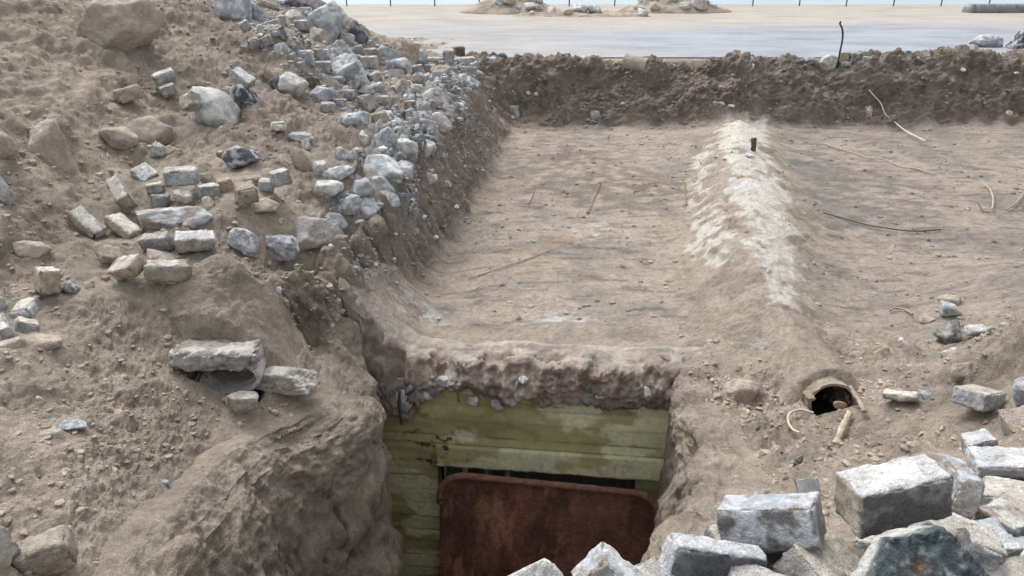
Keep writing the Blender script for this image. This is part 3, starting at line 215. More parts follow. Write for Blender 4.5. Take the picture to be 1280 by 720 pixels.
 ('r', 6.64, 14.26, 1.044, 0.173, 0.139, 0.149, 'bluew', 'rubble_stone', 'stone', 'whitish lump ending the crest row', 'stones in the row along the pavement edge', 10, 0),
 ('k', 4.612, 14.2, 0.853, 0.13, 0.081, 0.124, 'white', 'rubble_stone', 'stone', 'white pebble under the dark cube of the crest row', 'stones in the row along the pavement edge', 10, 0),
 ('r', 1.302, 14.388, 1.03, 0.262, 0.209, 0.141, 'pale', 'rubble_stone', 'stone', 'pale flat stone behind the dirt crest left of the pipe', 'stones in the row along the pavement edge', 10, 0),
 ('k', 6.074, 14.301, 0.98, 0.203, 0.126, 0.091, 'white', 'rubble_stone', 'stone', 'white stone at the foot of the tan cube', 'stones in the row along the pavement edge', 10, 0),
 ('r', 10.019, 16.835, 1.1, 0.538, 0.431, 0.281, 'bluew', 'boulder', 'boulder', 'blue-grey boulder lying alone on the right pavement', 'stones in the row along the pavement edge', None, 0),
 ('r', 10.556, 16.37, 1.129, 0.54, 0.432, 0.396, 'darks', 'boulder', 'boulder', 'dark cracked boulder at the right edge of the pavement', 'stones in the row along the pavement edge', None, 0),
 ('r', 9.112, 15.721, 1.075, 0.285, 0.228, 0.179, 'grey', 'rubble_stone', 'stone', 'grey stone in front of the lone pavement boulder', 'stones in the row along the pavement edge', None, 0),
 ('r', -0.439, 14.397, 1.021, 0.349, 0.279, 0.187, 'blue', 'rubble_stone', 'stone', 'bluish lump at the pavement corner beside the hanging cube', 'stones in the row along the pavement edge', None, 0),
 ('r', -0.177, 14.501, 1.05, 0.176, 0.141, 0.169, 'blued', 'rubble_stone', 'stone', 'dark blue lump at the corner of the dirt crest', 'stones in the row along the pavement edge', None, 0),
 ('r', -0.667, 11.879, 0.964, 0.255, 0.204, 0.216, 'bluew', 'concrete_piece', 'concrete', 'pale crust piece on the rim just below the hanging corner cube', 'concrete pieces of the crust along the trench rim', None, 0),
 ('r', -0.778, 10.137, 0.903, 0.221, 0.177, 0.21, 'bluew', 'concrete_piece', 'concrete', 'pale crust piece on the rim below the white crumbled lump', 'concrete pieces of the crust along the trench rim', None, 0),
 ('r', -0.877, 9.171, 0.933, 0.21, 0.168, 0.212, 'white', 'concrete_piece', 'concrete', 'white crust piece on the rim beside the deepest brown bank face', 'concrete pieces of the crust along the trench rim', None, 0),
 ('r', -0.983, 8.467, 0.991, 0.213, 0.17, 0.215, 'blue', 'concrete_piece', 'concrete', 'blue-grey crust piece right of the dark blue stone on the rim', 'concrete pieces of the crust along the trench rim', None, 0),
 ('r', -0.972, 8.11, 0.876, 0.214, 0.171, 0.204, 'bluew', 'concrete_piece', 'concrete', 'pale crust piece halfway along the rim', 'concrete pieces of the crust along the trench rim', None, 0),
 ('r', -1.089, 7.62, 0.955, 0.193, 0.155, 0.193, 'white', 'concrete_piece', 'concrete', 'white crust piece left of the halfway piece on the rim', 'concrete pieces of the crust along the trench rim', None, 0),
 ('r', -1.088, 7.145, 0.849, 0.199, 0.159, 0.178, 'blue', 'concrete_piece', 'concrete', 'bluish crust piece overhanging the bank near its middle', 'concrete pieces of the crust along the trench rim', None, 0),
 ('r', -1.127, 6.504, 0.756, 0.17, 0.136, 0.164, 'bluew', 'concrete_piece', 'concrete', 'pale crust piece overhanging the bank above the sand ramp', 'concrete pieces of the crust along the trench rim', None, 0),
 ('r', -1.257, 6.3, 0.739, 0.179, 0.143, 0.174, 'blue', 'concrete_piece', 'concrete', 'dark bluish crust piece low on the near rim', 'concrete pieces of the crust along the trench rim', None, 0),
 ('r', -1.428, 6.244, 0.8, 0.19, 0.152, 0.169, 'bluew', 'concrete_piece', 'concrete', 'pale crust piece above the near end of the bank', 'concrete pieces of the crust along the trench rim', None, 0),
 ('r', -1.503, 6.045, 0.702, 0.16, 0.128, 0.153, 'blue', 'concrete_piece', 'concrete', 'blue-grey crust piece nearest to the split whitish chunk', 'concrete pieces of the crust along the trench rim', None, 0),
 ('r', -1.568, 6.276, 0.911, 0.176, 0.141, 0.156, 'white', 'concrete_piece', 'concrete', 'white crust piece right of the flat pale lump', 'concrete pieces of the crust along the trench rim', None, 0),
 ('k', -1.943, 9.149, 1.263, 0.207, 0.129, 0.118, 'grey', 'paving_block', 'block', 'grey block lying left of the grey slab in the lower heap', 'paving blocks tumbled in the rubble heap', -20, 0),
 ('k', -1.646, 9.481, 1.277, 0.195, 0.121, 0.144, 'bluew', 'paving_block', 'block', 'whitish block below the tilted pale-topped block', 'paving blocks tumbled in the rubble heap', 25, 12),
 ('k', -1.54, 9.258, 1.161, 0.192, 0.119, 0.14, 'grey', 'paving_block', 'block', 'grey block left of the sunken cube near the rim', 'paving blocks tumbled in the rubble heap', -30, 0),
 ('k', -2.175, 11.063, 1.548, 0.223, 0.138, 0.146, 'grey', 'paving_block', 'block', 'small grey block below the dark boulder on the skyline', 'paving blocks tumbled in the rubble heap', 10, 12),
 ('k', -2.298, 9.669, 1.651, 0.156, 0.097, 0.149, 'blue', 'paving_block', 'block', 'bluish block behind the wide flat-topped block', 'paving blocks tumbled in the rubble heap', -15, 0),
 ('k', -3.067, 10.688, 1.977, 0.159, 0.099, 0.144, 'grey', 'paving_block', 'block', 'small block above the upper paver cluster', 'paving blocks tumbled in the rubble heap', 30, 12),
 ('k', -2.935, 11.444, 2.031, 0.226, 0.14, 0.152, 'blue', 'paving_block', 'block', 'bluish block under the dark boulder by the top edge', 'paving blocks tumbled in the rubble heap', -10, 0),
 ('k', -2.946, 9.078, 1.848, 0.155, 0.096, 0.121, 'grey', 'paving_block', 'block', 'grey block at the earth edge below the half sunk block', 'paving blocks tumbled in the rubble heap', 15, 12),
 ('k', -1.591, 11.853, 1.371, 0.192, 0.119, 0.159, 'grey', 'paving_block', 'block', 'grey block between the light blue and sandy brown boulders', 'paving blocks tumbled in the rubble heap', -25, 0),
 ('k', -0.954, 10.915, 1.171, 0.179, 0.111, 0.135, 'grey', 'paving_block', 'block', 'grey block under the yellowish lump near the rim', 'paving blocks tumbled in the rubble heap', 20, 12),
 ('k', -1.192, 9.696, 1.234, 0.179, 0.111, 0.128, 'pale', 'paving_block', 'block', 'pale block under the tan plank-like slab', 'paving blocks tumbled in the rubble heap', -20, 0),
 ('k', -1.918, 9.399, 1.336, 0.193, 0.119, 0.123, 'blue', 'paving_block', 'block', 'bluish block at the right foot of the biggest boulder', 'paving blocks tumbled in the rubble heap', 35, 12),
 ('k', -2.007, 8.371, 1.251, 0.174, 0.108, 0.109, 'grey', 'paving_block', 'block', 'grey block below the lowest blue and white boulder', 'paving blocks tumbled in the rubble heap', -5, 0),
]
BLOCKS = {
 'big': [[1.042, 1.682, 1.387], [-0.058, -0.111, 0.19], [0.276, 0.127, 0.139]],
 'lf': [[0.739, 1.736, 1.252], [-0.272, -0.346, -0.419], [0.276, 0.134, 0.12]],
 'bl': [[0.535, 1.573, 1.227], [-0.175, 0.243, 0.087], [0.268, 0.086, 0.148]],
 'rt10': [[1.555, 2.165, 1.04], [-0.194, 0.239, -0.224], [0.09, 0.209, 0.135]],
 'r12': [[2.104, 2.653, 0.779], [-0.012, -0.064, -0.147], [0.308, 0.162, 0.057]],
 'r11': [[2.238, 3.039, 0.59], [-0.035, -0.339, -0.093], [0.131, 0.11, 0.116]],
 'r13': [[1.971, 2.425, 0.749], [-0.131, -0.183, -0.596], [0.193, 0.195, 0.13]],
 'r14': [[1.908, 2.258, 0.793], [0.782, -0.111, -0.452], [0.147, 0.104, 0.111]],
 'r15': [[1.71, 2.027, 0.834], [0.199, 0.061, -0.104], [0.255, 0.126, 0.121]],
 'r16': [[2.595, 3.252, 0.573], [0.124, -0.306, -0.134], [0.185, 0.178, 0.099]],
 'r17': [[2.578, 3.614, 0.506], [-0.184, 0.206, 0.519], [0.203, 0.184, 0.102]],
 'r20': [[3.086, 4.693, 0.164], [-0.016, -0.15, 0.241], [0.128, 0.112, 0.113]],
 'r19': [[2.373, 3.996, 0.285], [-0.215, -0.175, -0.519], [0.197, 0.117, 0.047]],
 'b9': [[1.051, 1.969, 0.902], [-0.0, 0.267, -0.46], [0.13, 0.11, 0.05]],
 'b5': [[0.814, 1.672, 1.086], [0.391, 0.133, -0.504], [0.164, 0.108, 0.109]],
 'b4': [[0.594, 1.647, 1.077], [-0.527, -0.067, -0.163], [0.134, 0.173, 0.118]],
 'u1': [[1.141, 1.698, 1.194], [-0.148, -0.562, -0.843], [0.273, 0.158, 0.072]],
 'l1': [[-2.947, 5.54, 1.109], [0.539, -0.387, 0.484], [0.111, 0.263, 0.161]],
 'l2': [[-3.027, 5.153, 1.002], [0.699, -0.184, 1.118], [0.127, 0.259, 0.082]],
 'l3': [[-2.813, 5.229, 0.948], [0.438, 0.058, 1.165], [0.137, 0.258, 0.081]],
 'l4': [[-2.438, 4.919, 0.944], [0.39, -0.154, -0.128], [0.226, 0.092, 0.126]],
 'l5': [[-2.165, 4.901, 0.959], [0.364, 0.053, 0.332], [0.262, 0.128, 0.107]],
 'l6': [[-2.711, 4.792, 0.902], [0.59, 0.451, 1.057], [0.194, 0.144, 0.06]],
 'l7': [[-2.438, 4.48, 0.935], [0.564, -0.315, -0.515], [0.249, 0.137, 0.096]],
 'l8': [[-2.197, 4.491, 0.907], [0.045, 0.135, 0.374], [0.263, 0.131, 0.109]],
 'l9': [[-2.834, 4.274, 0.93], [-0.066, 0.22, 0.776], [0.117, 0.137, 0.155]],
 'l10': [[-2.874, 4.071, 0.822], [0.044, -0.148, 0.164], [0.116, 0.18, 0.1]],
 'l11': [[-2.788, 3.914, 0.794], [-0.142, 0.453, 0.571], [0.112, 0.149, 0.081]],
 'l12': [[-2.8, 3.759, 0.867], [0.139, -0.179, 0.679], [0.059, 0.221, 0.109]],
 't1': [[-2.995, 6.049, 1.117], [0.611, -0.313, 0.913], [0.152, 0.161, 0.095]],
 't2': [[-2.557, 5.742, 1.189], [0.131, -0.023, 0.208], [0.245, 0.126, 0.127]],
 't3': [[-2.78, 5.748, 1.092], [-0.108, -0.042, 0.506], [0.133, 0.138, 0.073]],
 't4': [[-2.736, 5.697, 1.007], [-0.017, 0.12, 0.395], [0.136, 0.137, 0.109]],
 't5': [[-2.342, 5.673, 1.09], [0.003, 0.071, 0.666], [0.161, 0.128, 0.101]],
 't6': [[-2.249, 5.791, 1.097], [-0.016, -0.069, 0.388], [0.114, 0.138, 0.117]],
 't7': [[-2.003, 5.537, 1.113], [0.129, -0.072, 0.541], [0.148, 0.163, 0.129]],
 't8': [[-2.101, 6.027, 1.071], [-0.012, -0.075, 0.312], [0.137, 0.129, 0.081]],
 't9': [[-1.962, 5.897, 1.074], [0.043, 0.129, 0.296], [0.117, 0.137, 0.091]],
 't10': [[-1.838, 5.874, 1.141], [-0.064, -0.136, 0.556], [0.145, 0.145, 0.119]],
 'm1': [[-3.364, 6.224, 1.159], [0.94, -0.263, 0.778], [0.097, 0.175, 0.111]],
 'tilt1': [[-2.671, 7.754, 1.643], [0.571, -0.275, 1.107], [0.124, 0.228, 0.099]],
 'ub1': [[-3.426, 7.688, 1.668], [0.125, -0.271, 0.463], [0.205, 0.148, 0.1]],
 'ub2': [[-3.358, 7.575, 1.555], [-0.027, -0.275, 0.548], [0.14, 0.138, 0.102]],
 'ub3': [[-3.538, 7.13, 1.588], [-0.152, -0.176, 0.772], [0.22, 0.153, 0.128]],
 'ub4': [[-3.004, 7.211, 1.509], [1.192, -0.436, -0.301], [0.17, 0.139, 0.12]],
 'lowl': [[-2.255, 3.052, 0.621], [-0.264, 0.077, 0.654], [0.168, 0.185, 0.093]],
}
CABLE_A = [(6.412, 13.954, 0.577), (6.508, 13.896, 0.473), (6.612, 13.822, 0.358), (6.681, 13.708, 0.18), (6.831, 13.605, 0.058), (6.704, 12.972, 0.049), (6.627, 12.37, 0.058), (6.592, 12.041, 0.067)]
CABLE_B = [(5.015, 12.125, 0.016), (5.12, 11.741, 0.015), (5.225, 11.481, 0.013), (5.318, 11.184, 0.012), (5.515, 11.014, 0.018), (5.553, 10.665, 0.011), (5.71, 10.518, 0.014), (5.774, 10.307, 0.013)]
CABLE_C = [(3.591, 8.407, 0.04), (3.76, 8.309, 0.014), (3.922, 8.143, 0.002), (4.081, 7.996, 0.005), (4.359, 7.839, 0.013), (4.67, 7.857, 0.025)]
STICK_A = [(-0.315, 6.568, 0.014), (-0.077, 6.758, 0.026), (0.173, 6.971, 0.033), (0.406, 7.229, 0.029), (0.637, 7.496, 0.018)]
STICK_B = [(2.327, 10.124, 0.012), (2.187, 9.303, 0.026), (2.085, 8.727, 0.037)]
STICK_C = [(1.188, 9.8, 0.029), (1.011, 9.074, 0.006), (0.873, 8.526, -0.004)]
STICK_D = [(0.297, 9.783, -0.01), (0.251, 9.191, -0.008), (0.195, 8.919, -0.008)]
ROOT_A = [(6.136, 9.654, 0.04), (6.11, 9.442, 0.037), (5.932, 9.044, 0.03), (5.636, 8.555, 0.042)]
ROOT_B = [(5.671, 8.898, 0.014), (5.526, 8.544, 0.025), (5.544, 8.446, 0.027)]
ROOT_C = [(5.811, 8.577, 0.025), (6.089, 8.846, 0.019), (6.442, 9.236, 0.035), (6.628, 9.376, 0.046)]
ROOT_D = [(3.14, 5.716, 0.054), (3.197, 5.755, 0.058), (3.254, 5.708, 0.065), (3.261, 5.59, 0.078)]
PIPE_C = [(2.071, 4.175, 0.083)]
LOOP = [(1.913, 4.109, 0.088), (1.846, 4.15, 0.086), (1.768, 4.115, 0.085), (1.717, 4.01, 0.094), (1.694, 3.869, 0.126), (1.712, 3.803, 0.148)]
SHARD_A = [(2.117, 4.054, 0.131), (1.96, 3.807, 0.18), (1.783, 3.497, 0.285)]
SHARD_B = [(2.202, 4.287, 0.183), (2.182, 4.117, 0.192), (2.143, 3.937, 0.214)]
SHARD_C = [(1.928, 4.304, 0.135), (1.938, 4.224, 0.124)]
SHARD_D = [(1.626, 3.279, 0.359)]
SHARD_E = [(1.522, 3.341, 0.283)]
SHARD_F = [(2.071, 4.175, 0.113)]
WOOD = [(3.332, 10.397, 0.281), (3.49, 10.894, 0.258)]
SCRAP = [(3.128, 9.893, 0.344)]
ORANGE = [(-0.82, 8.892, 0.76)]
DUCT = [(-1.788, 4.042, 0.351)]
LONGSLAB = [(-2.493, 5.156, 0.936), (-2.037, 5.14, 0.881), (-1.678, 5.658, 0.661)]
CHUNK = [(-1.94, 5.168, 0.822), (-1.78, 5.468, 0.685)]
CHUNKLOW = [(-1.614, 3.922, 0.232), (-1.46, 4.225, 0.243)]
ROADPIPE = [(2.186, 14.272, 0.842)]
ROD = [(5.928, 14.306, 0.951)]


# ---------------------------------------------------------------- noise in numpy
def _rbf_fit(c):
    c = np.asarray(c, float)
    n = len(c)
    d = np.hypot(c[:, None, 0] - c[None, :, 0], c[:, None, 1] - c[None, :, 1])
    A = np.zeros((n + 3, n + 3))
    A[:n, :n] = -d
    A[:n, :n] += np.eye(n) * 0.012        # a little give, so close points do not make spikes
    A[:n, n:] = np.c_[np.ones(n), c[:, :2]]
    A[n:, :n] = A[:n, n:].T
    return np.linalg.solve(A, np.r_[c[:, 2], 0, 0, 0])


def poly_sdf(x, y, poly):
    """signed distance to a polygon, positive inside"""
    poly = np.asarray(poly, float)
    d2 = np.full(x.shape, 1e9)
    ins = np.zeros(x.shape, bool)
    for i in range(len(poly)):
        ax, ay = poly[i]
        bx, by = poly[(i + 1) % len(poly)]
        ex, ey = bx - ax, by - ay
        t = np.clip(((x - ax) * ex + (y - ay) * ey) / (ex * ex + ey * ey + 1e-12), 0, 1)
        d2 = np.minimum(d2, (x - ax - t * ex) ** 2 + (y - ay - t * ey) ** 2)
        c = ((ay > y) != (by > y)) & (x < ex * (y - ay) / (ey + 1e-12) + ax)
        ins ^= c
    return np.where(ins, 1, -1) * np.sqrt(d2)


WALL_A = math.radians(6.5)
WALL_O = (0.04, 4.93)


def smooth(a, b, t):
    t = np.clip((t - a) / (b - a), 0, 1)
    return t * t * (3 - 2 * t)


_W = _rbf_fit(CTRL)


def height(x, y, carve=True):
    x = np.asarray(x, float); y = np.asarray(y, float)
    shp = x.shape
    xf, yf = x.ravel(), y.ravel()
    out = np.empty(xf.shape)
    c = np.asarray(CTRL, float)
    n = len(c)
    for i in range(0, len(xf), 20000):
        xs = xf[i:i + 20000, None]; ys = yf[i:i + 20000, None]
        r = np.sqrt((xs - c[None, :, 0]) ** 2 + (ys - c[None, :, 1]) ** 2)
        out[i:i + 20000] = -r @ _W[:n] + _W[n] + _W[n + 1] * xs[:, 0] + _W[n + 2] * ys[:, 0]
    # beyond the bank the ground lies just under the paving, save on the left heap
    far = smooth(14.55, 14.9, yf) * smooth(-2.2, -1.2, xf)
    out = out * (1 - far) + 1.012 * far
    if carve:
        for (mx, my, mz), ww, dp, ln in HOLLOWS:             # the hollow of a buried pipe; its wall and the sand over it are meshes of their own
            k = np.exp(-((xf - mx) / ww) ** 6) * smooth(-.06, .06, yf - my) * smooth(ln, ln - .1, yf - my)
            out = out - dp * k
    if carve:
        d = poly_sdf(xf, yf, PIT)
        back = (WALL_O[1] - yf) - (xf - WALL_O[0]) * math.tan(WALL_A) + 0.06 + .19 * smooth(1.22, .95, np.abs(xf - .08))
        dd = np.minimum(np.maximum(d, -1), np.where(d > -.05, 7 * back - .05, d))
        s = np.clip((dd + .05) / .11, 0, 1)
        s = np.where(s < .15, s * s / .3 * 1.0, .075 + (s - .15) * (1 - .075) / .85)
        out = out * (1 - s) + (-2.35) * s
    return out.reshape(shp)


_rs = np.random.RandomState(7)
_perm = np.concatenate([_rs.permutation(256)] * 3).astype(np.int32)
_g = _rs.normal(size=(256, 3)).astype(np.float32)
_g /= np.linalg.norm(_g, axis=1)[:, None]


def noise3(p):
    """gradient noise, about -0.7..0.7; p is (n,3)"""
    p = p.astype(np.float32)
    i = np.floor(p)
    f = p - i
    i = i.astype(np.int32) & 255
    w = f * f * f * (f * (f * 6 - 15) + 10)
    out = 0
    for dx in (0, 1):
        ax = _perm[i[:, 0] + dx]
        wx = w[:, 0] if dx else 1 - w[:, 0]
        for dy in (0, 1):
            ay = _perm[ax + i[:, 1] + dy]
            wy = wx * (w[:, 1] if dy else 1 - w[:, 1])
            for dz in (0, 1):
                g = _g[_perm[ay + i[:, 2] + dz] & 255]
                wz = wy * (w[:, 2] if dz else 1 - w[:, 2])
                out = out + wz * (g[:, 0] * (f[:, 0] - dx) + g[:, 1] * (f[:, 1] - dy) + g[:, 2] * (f[:, 2] - dz))
    return out


def fbm(p, s, o=4, gain=.5, off=0.):
    p = np.asarray(p, float) * np.asarray(s, float) + off
    a, t = 1., 0.
    for k in range(o):
        t = t + a * noise3(p)
        p = p * 2.03 + 17.3
        a *= gain
    return t


def ridged(p, s, o=3, off=0.):
    p = np.asarray(p, float) * np.asarray(s, float) + off
    a, t = 1., 0.
    for k in range(o):
        t = t + a * (1 - 2.2 * np.abs(noise3(p)))
        p = p * 2.1 + 11.7
        a *= .5
    return t - .9


def sst(a, b, t):
    return smooth(a, b, t)


def lerp(a, b, t):
    return a + (b - a) * t


# ---------------------------------------------------------------- mesh helpers
def np_mesh(name, co, faces, mat, col=None, smooth_shade=True, parent=None):
    """one mesh object from numpy arrays (faces all of one size); col = per-vertex base colour"""
    me = bpy.data.meshes.new(name)
    co = np.asarray(co, np.float32)
    faces = np.asarray(faces, np.int32)
    k = faces.shape[1]
    me.vertices.add(len(co))
    me.vertices.foreach_set('co', co.ravel())
    me.loops.add(faces.size)
    me.loops.foreach_set('vertex_index', faces.ravel())
    me.polygons.add(len(faces))
    me.polygons.foreach_set('loop_start', np.arange(0, faces.size, k, dtype=np.int32))
    me.polygons.foreach_set('loop_total', np.full(len(faces), k, np.int32))
    me.polygons.foreach_set('use_smooth', np.full(len(faces), smooth_shade, bool))
    me.update(calc_edges=True)
    if col is not None:
        a = me.attributes.new('col', 'FLOAT_COLOR', 'POINT')
        c = np.ones((len(co), 4), np.float32)
        c[:, :3] = col
        a.data.foreach_set('color', c.ravel())
    me.materials.append(mat)
    o = bpy.data.objects.new(name, me)
    COL.objects.link(o)
    if parent:
        o.parent = parent
    return o


def tag(o, label, cat, group=None):
    o['label'] = label
    o['category'] = cat
    if group:
        o['group'] = group
    return o


def empty(name, loc, label, cat, group=None, rz=0):
    o = bpy.data.objects.new(name, None)
    COL.objects.link(o)
    o.location = loc
    o.rotation_euler = (0, 0, rz)
    return tag(o, label, cat, group)


def kind(o, k):
    o['kind'] = k
    return o


def quads(n, m, base=0, wrap=False):
    i, j = np.meshgrid(np.arange(n - 1), np.arange(m if wrap else m - 1), indexing='ij')
    j2 = (j + 1) % m
    return (np.stack([i * m + j, i * m + j2, (i + 1) * m + j2, (i + 1) * m + j], -1).reshape(-1, 4) + base)


# ---------------------------------------------------------------- materials
def mat_vcol(name, rough=.95, var=((6, .25), (45, .25)), bump=((30, .012, 1.0),), spec=.25, tint=None):
    """base colour from the mesh's own 'col' attribute, broken up by noise in object space, with bump"""
    m = bpy.data.materials.new(name)
    m.use_nodes = True
    t = m.node_tree
    b = t.nodes['Principled BSDF']
    b.inputs['Roughness'].default_value = rough
    b.inputs['Specular IOR Level'].default_value = spec
    at = t.nodes.new('ShaderNodeAttribute')
    at.attribute_name = 'col'
    tc = t.nodes.new('ShaderNodeTexCoord')
    cur = at.outputs['Color']
    for sc, am in var:
        n = t.nodes.new('ShaderNodeTexNoise')
        n.inputs['Scale'].default_value = sc
        n.inputs['Detail'].default_value = 5
        n.inputs['Roughness'].default_value = .65
        t.links.new(tc.outputs['Object'], n.inputs['Vector'])
        mr = t.nodes.new('ShaderNodeMapRange')
        mr.inputs['From Min'].default_value = .3
        mr.inputs['From Max'].default_value = .7
        mr.inputs['To Min'].default_value = 1 - am
        mr.inputs['To Max'].default_value = 1 + am
        t.links.new(n.outputs['Fac'], mr.inputs['Value'])
        vm = t.nodes.new('ShaderNodeVectorMath')
        vm.operation = 'SCALE'
        t.links.new(cur, vm.inputs[0])
        t.links.new(mr.outputs[0], vm.inputs['Scale'])
        cur = vm.outputs[0]
    t.links.new(cur, b.inputs['Base Color'])
    nrm = None
    for sc, dist, st in bump:
        n = t.nodes.new('ShaderNodeTexNoise')
        n.inputs['Scale'].default_value = sc
        n.inputs['Detail'].default_value = 6
        n.inputs['Roughness'].default_value = .6
        t.links.new(tc.outputs['Object'], n.inputs['Vector'])
        bp = t.nodes.new('ShaderNodeBump')
        bp.inputs['Distance'].default_value = dist
        bp.inputs['Strength'].default_value = st
        t.links.new(n.outputs['Fac'], bp.inputs['Height'])
        if nrm:
            t.links.new(nrm, bp.inputs['Normal'])
        nrm = bp.outputs[0]
    if nrm:
        t.links.new(nrm, b.inputs['Normal'])
    return m


M_SAND = mat_vcol('sand', .97, ((3.5, .10), (28, .18), (150, .30)), ((10, .035, .5), (34, .024, .9), (120, .014, 1.0), (380, .005, .8)), .12)
M_STONE = mat_vcol('broken stone', .9, ((14, .16), (90, .25), (300, .28)), ((40, .014, .8), (160, .006, .8)), .25)
M_CLOD = mat_vcol('sand clods', .97, ((20, .15),), ((60, .01, .8),), .12)
M_CONC = mat_vcol('concrete', .9, ((9, .15), (70, .2)), ((26, .02, .8), (110, .006, .6)), .2)
M_WALL = mat_vcol('painted concrete', .85, ((12, .12), (80, .14)), ((30, .008, .7), (120, .003, .6)), .25)
M_RUST = mat_vcol('rusty steel', .85, ((5, .25), (24, .35), (90, .45)), ((45, .008, .8), (160, .003, .8)), .3)
M_PLAIN = mat_vcol('plain', .8, ((40, .15),), ((90, .003, .5),), .3)
M_PAVE = mat_vcol('paving', .9, ((.7, .08), (9, .10), (60, .1)), ((14, .01, .6),), .25)

SAND = np.array([.395, .34, .278])
SANDD = np.array([.295, .252, .21])
EARTH = np.array([.25, .212, .182])
EARTHD = np.array([.165, .138, .118])
ROOFC = np.array([.405, .345, .287])
ROOFG = np.array([.29, .262, .232])
WHITE = np.array([.68, .65, .59])
PALE = np.array([.56, .57, .58])
STONES = dict(
    blue=((.53, .55, .57), (.34, .365, .39)), bluew=((.62, .625, .625), (.33, .36, .39)), blued=((.16, .2, .27), (.08, .1, .14)),
    white=((.66, .65, .62), (.46, .46, .45)), grey=((.42, .42, .42), (.31, .32, .33)), greyd=((.46, .44, .42), (.17, .17, .18)),
    tan=((.47, .41, .345), (.37, .315, .26)), brown=((.22, .17, .13), (.12, .095, .075)), dark=((.2, .205, .22), (.09, .095, .105)),
    darks=((.42, .42, .42), (.08, .09, .105)), pale=((.56, .55, .52), (.40, .39, .37)), sand=((.42, .367, .31), (.375, .325, .275)))


def two_tone(p, c, s, seed, lo=-.12, hi=.16):
    f = sst(lo, hi, fbm(p, s, 4, .6, seed))[:, None]
    return lerp(np.array(c[1])[None], np.array(c[0])[None], f)


# ---------------------------------------------------------------- ground: one sheet, fine where it is near
def axis(fn, a, b, n):
    t = np.linspace(a, b, 6000)
    w = fn(t)
    c = np.concatenate([[0], np.cumsum((w[1:] + w[:-1]) / 2 * np.diff(t))])
    return np.interp(np.linspace(0, c[-1], n), c, t)


NR, NC = 1000, 1200
YS = axis(lambda y: (1 / (y + 1.9)) * (.35 + .65 * (y > 1.0)) * (1 + 3.2 * ((y > 13.55) & (y < 14.65)) + 1.2 * ((y > 4.85) & (y < 5.15))) * np.where(y > 14.7, .6, 1), -1.5, 18.5, NR)
US = axis(lambda u: np.where(np.abs(u) < .72, 1., .3) * (1 + .9 * ((u > -.36) & (u < .0)) + 1.2 * ((u > .15) & (u < .27)) + 1.2 * ((u > -.42) & (u < -.15))), -1.25, 1.25, NC)
gy, gu = np.meshgrid(YS, US, indexing='ij')
gx = gu * (gy + 1.9)
gz = height(gx, gy)
Pg = np.stack([gx, gy, gz], -1)
du = np.gradient(Pg, axis=1)
dv = np.gradient(Pg, axis=0)
Ng = np.cross(du, dv)
Ng /= np.linalg.norm(Ng, axis=2)[..., None] + 1e-12
p = Pg.reshape(-1, 3)
nrm = Ng.reshape(-1, 3)
X, Y = p[:, 0], p[:, 1]


def region(poly, soft, wob=.0, fr=1.5):
    poly = np.array(poly)
    out = np.zeros(len(p))
    lo, hi = poly.min(0) - .6, poly.max(0) + .6
    k = (X > lo[0]) & (X < hi[0]) & (Y > lo[1]) & (Y < hi[1])
    d = poly_sdf(X[k], Y[k], poly)
    if wob:
        d = d + wob * fbm(np.c_[X[k], Y[k], 0 * X[k]], fr, 4, .6, 5.)
    out[k] = sst(-soft, soft, d)
    return out


m_bank = region(P_BANK, .08, .12, 3)
m_far = sst(13.5, 13.75, Y + .12 * fbm(p, (2, 0, 0), 3)) * (1 - sst(14.5, 14.75, Y)) * sst(-1.3, -.5, X)
m_dust = region(P_DUST, .12, .45, 2.2) * sst(-.38, -.08, fbm(p, 2.1, 4, .6, 91.))
m_dark = region(P_DARKMOUND, .25, .4, 1.5)
m_pile = region(P_PILE, .2, .3, 2)
m_rtop = region(P_RIDGETOP, .06, .22, 3.5)
m_rface = region(P_RIDGEFACE, .06, .22, 3)
m_ridge = region(P_RIDGE, .12)
m_roof = region(P_ROOF, .15, .1, 2)
m_rdark = region(P_ROOFDARK, .5, .9, .8)
m_fdark = region(P_FLOORDARK, .45, .8, 1.1)
m_edgew = region(P_EDGEW, .08, .3, 4)
m_pit = np.zeros(len(p))
kk = (np.abs(X) < 2.2) & (Y > 1) & (Y < 5.6)
m_pit[kk] = sst(-.02, .10, poly_sdf(X[kk], Y[kk], PIT))
floor_r = sst(.0, .3, X - (1.9 + .16 * (Y - 5))) * sst(4.9, 5.8, Y) * (1 - m_far) * (1 - m_ridge)
flat = np.clip(m_roof + floor_r, 0, 1)
moundy = np.clip(1 - flat - m_far - m_bank, 0, 1) * (1 - .8 * m_ridge)
near = 1 - sst(3.5, 7, Y)

def worley(q_, s, seed=0):
    """cell noise: distance to the nearest and second nearest cell point, and a random value of the nearest cell"""
    q_ = q_ * s + seed * 3.1
    i0 = np.floor(q_).astype(np.int32)
    b1 = np.full(len(q_), 9.); b2 = np.full(len(q_), 9.); r_ = np.zeros(len(q_))
    for dx in (-1, 0, 1):
        for dy in (-1, 0, 1):
            for dz in (-1, 0, 1):
                i_ = i0 + np.array([dx, dy, dz])
                h_ = _perm[(_perm[(_perm[i_[:, 0] & 255] + i_[:, 1]) & 255] + i_[:, 2]) & 255]
                pt = i_ + .5 + .45 * _g[h_]
                d_ = np.linalg.norm(pt - q_, axis=1)
                n1 = d_ < b1
                b2 = np.where(n1, b1, np.minimum(b2, d_))
                r_ = np.where(n1, h_ / 255., r_)
                b1 = np.where(n1, d_, b1)
    return b1, b2, r_


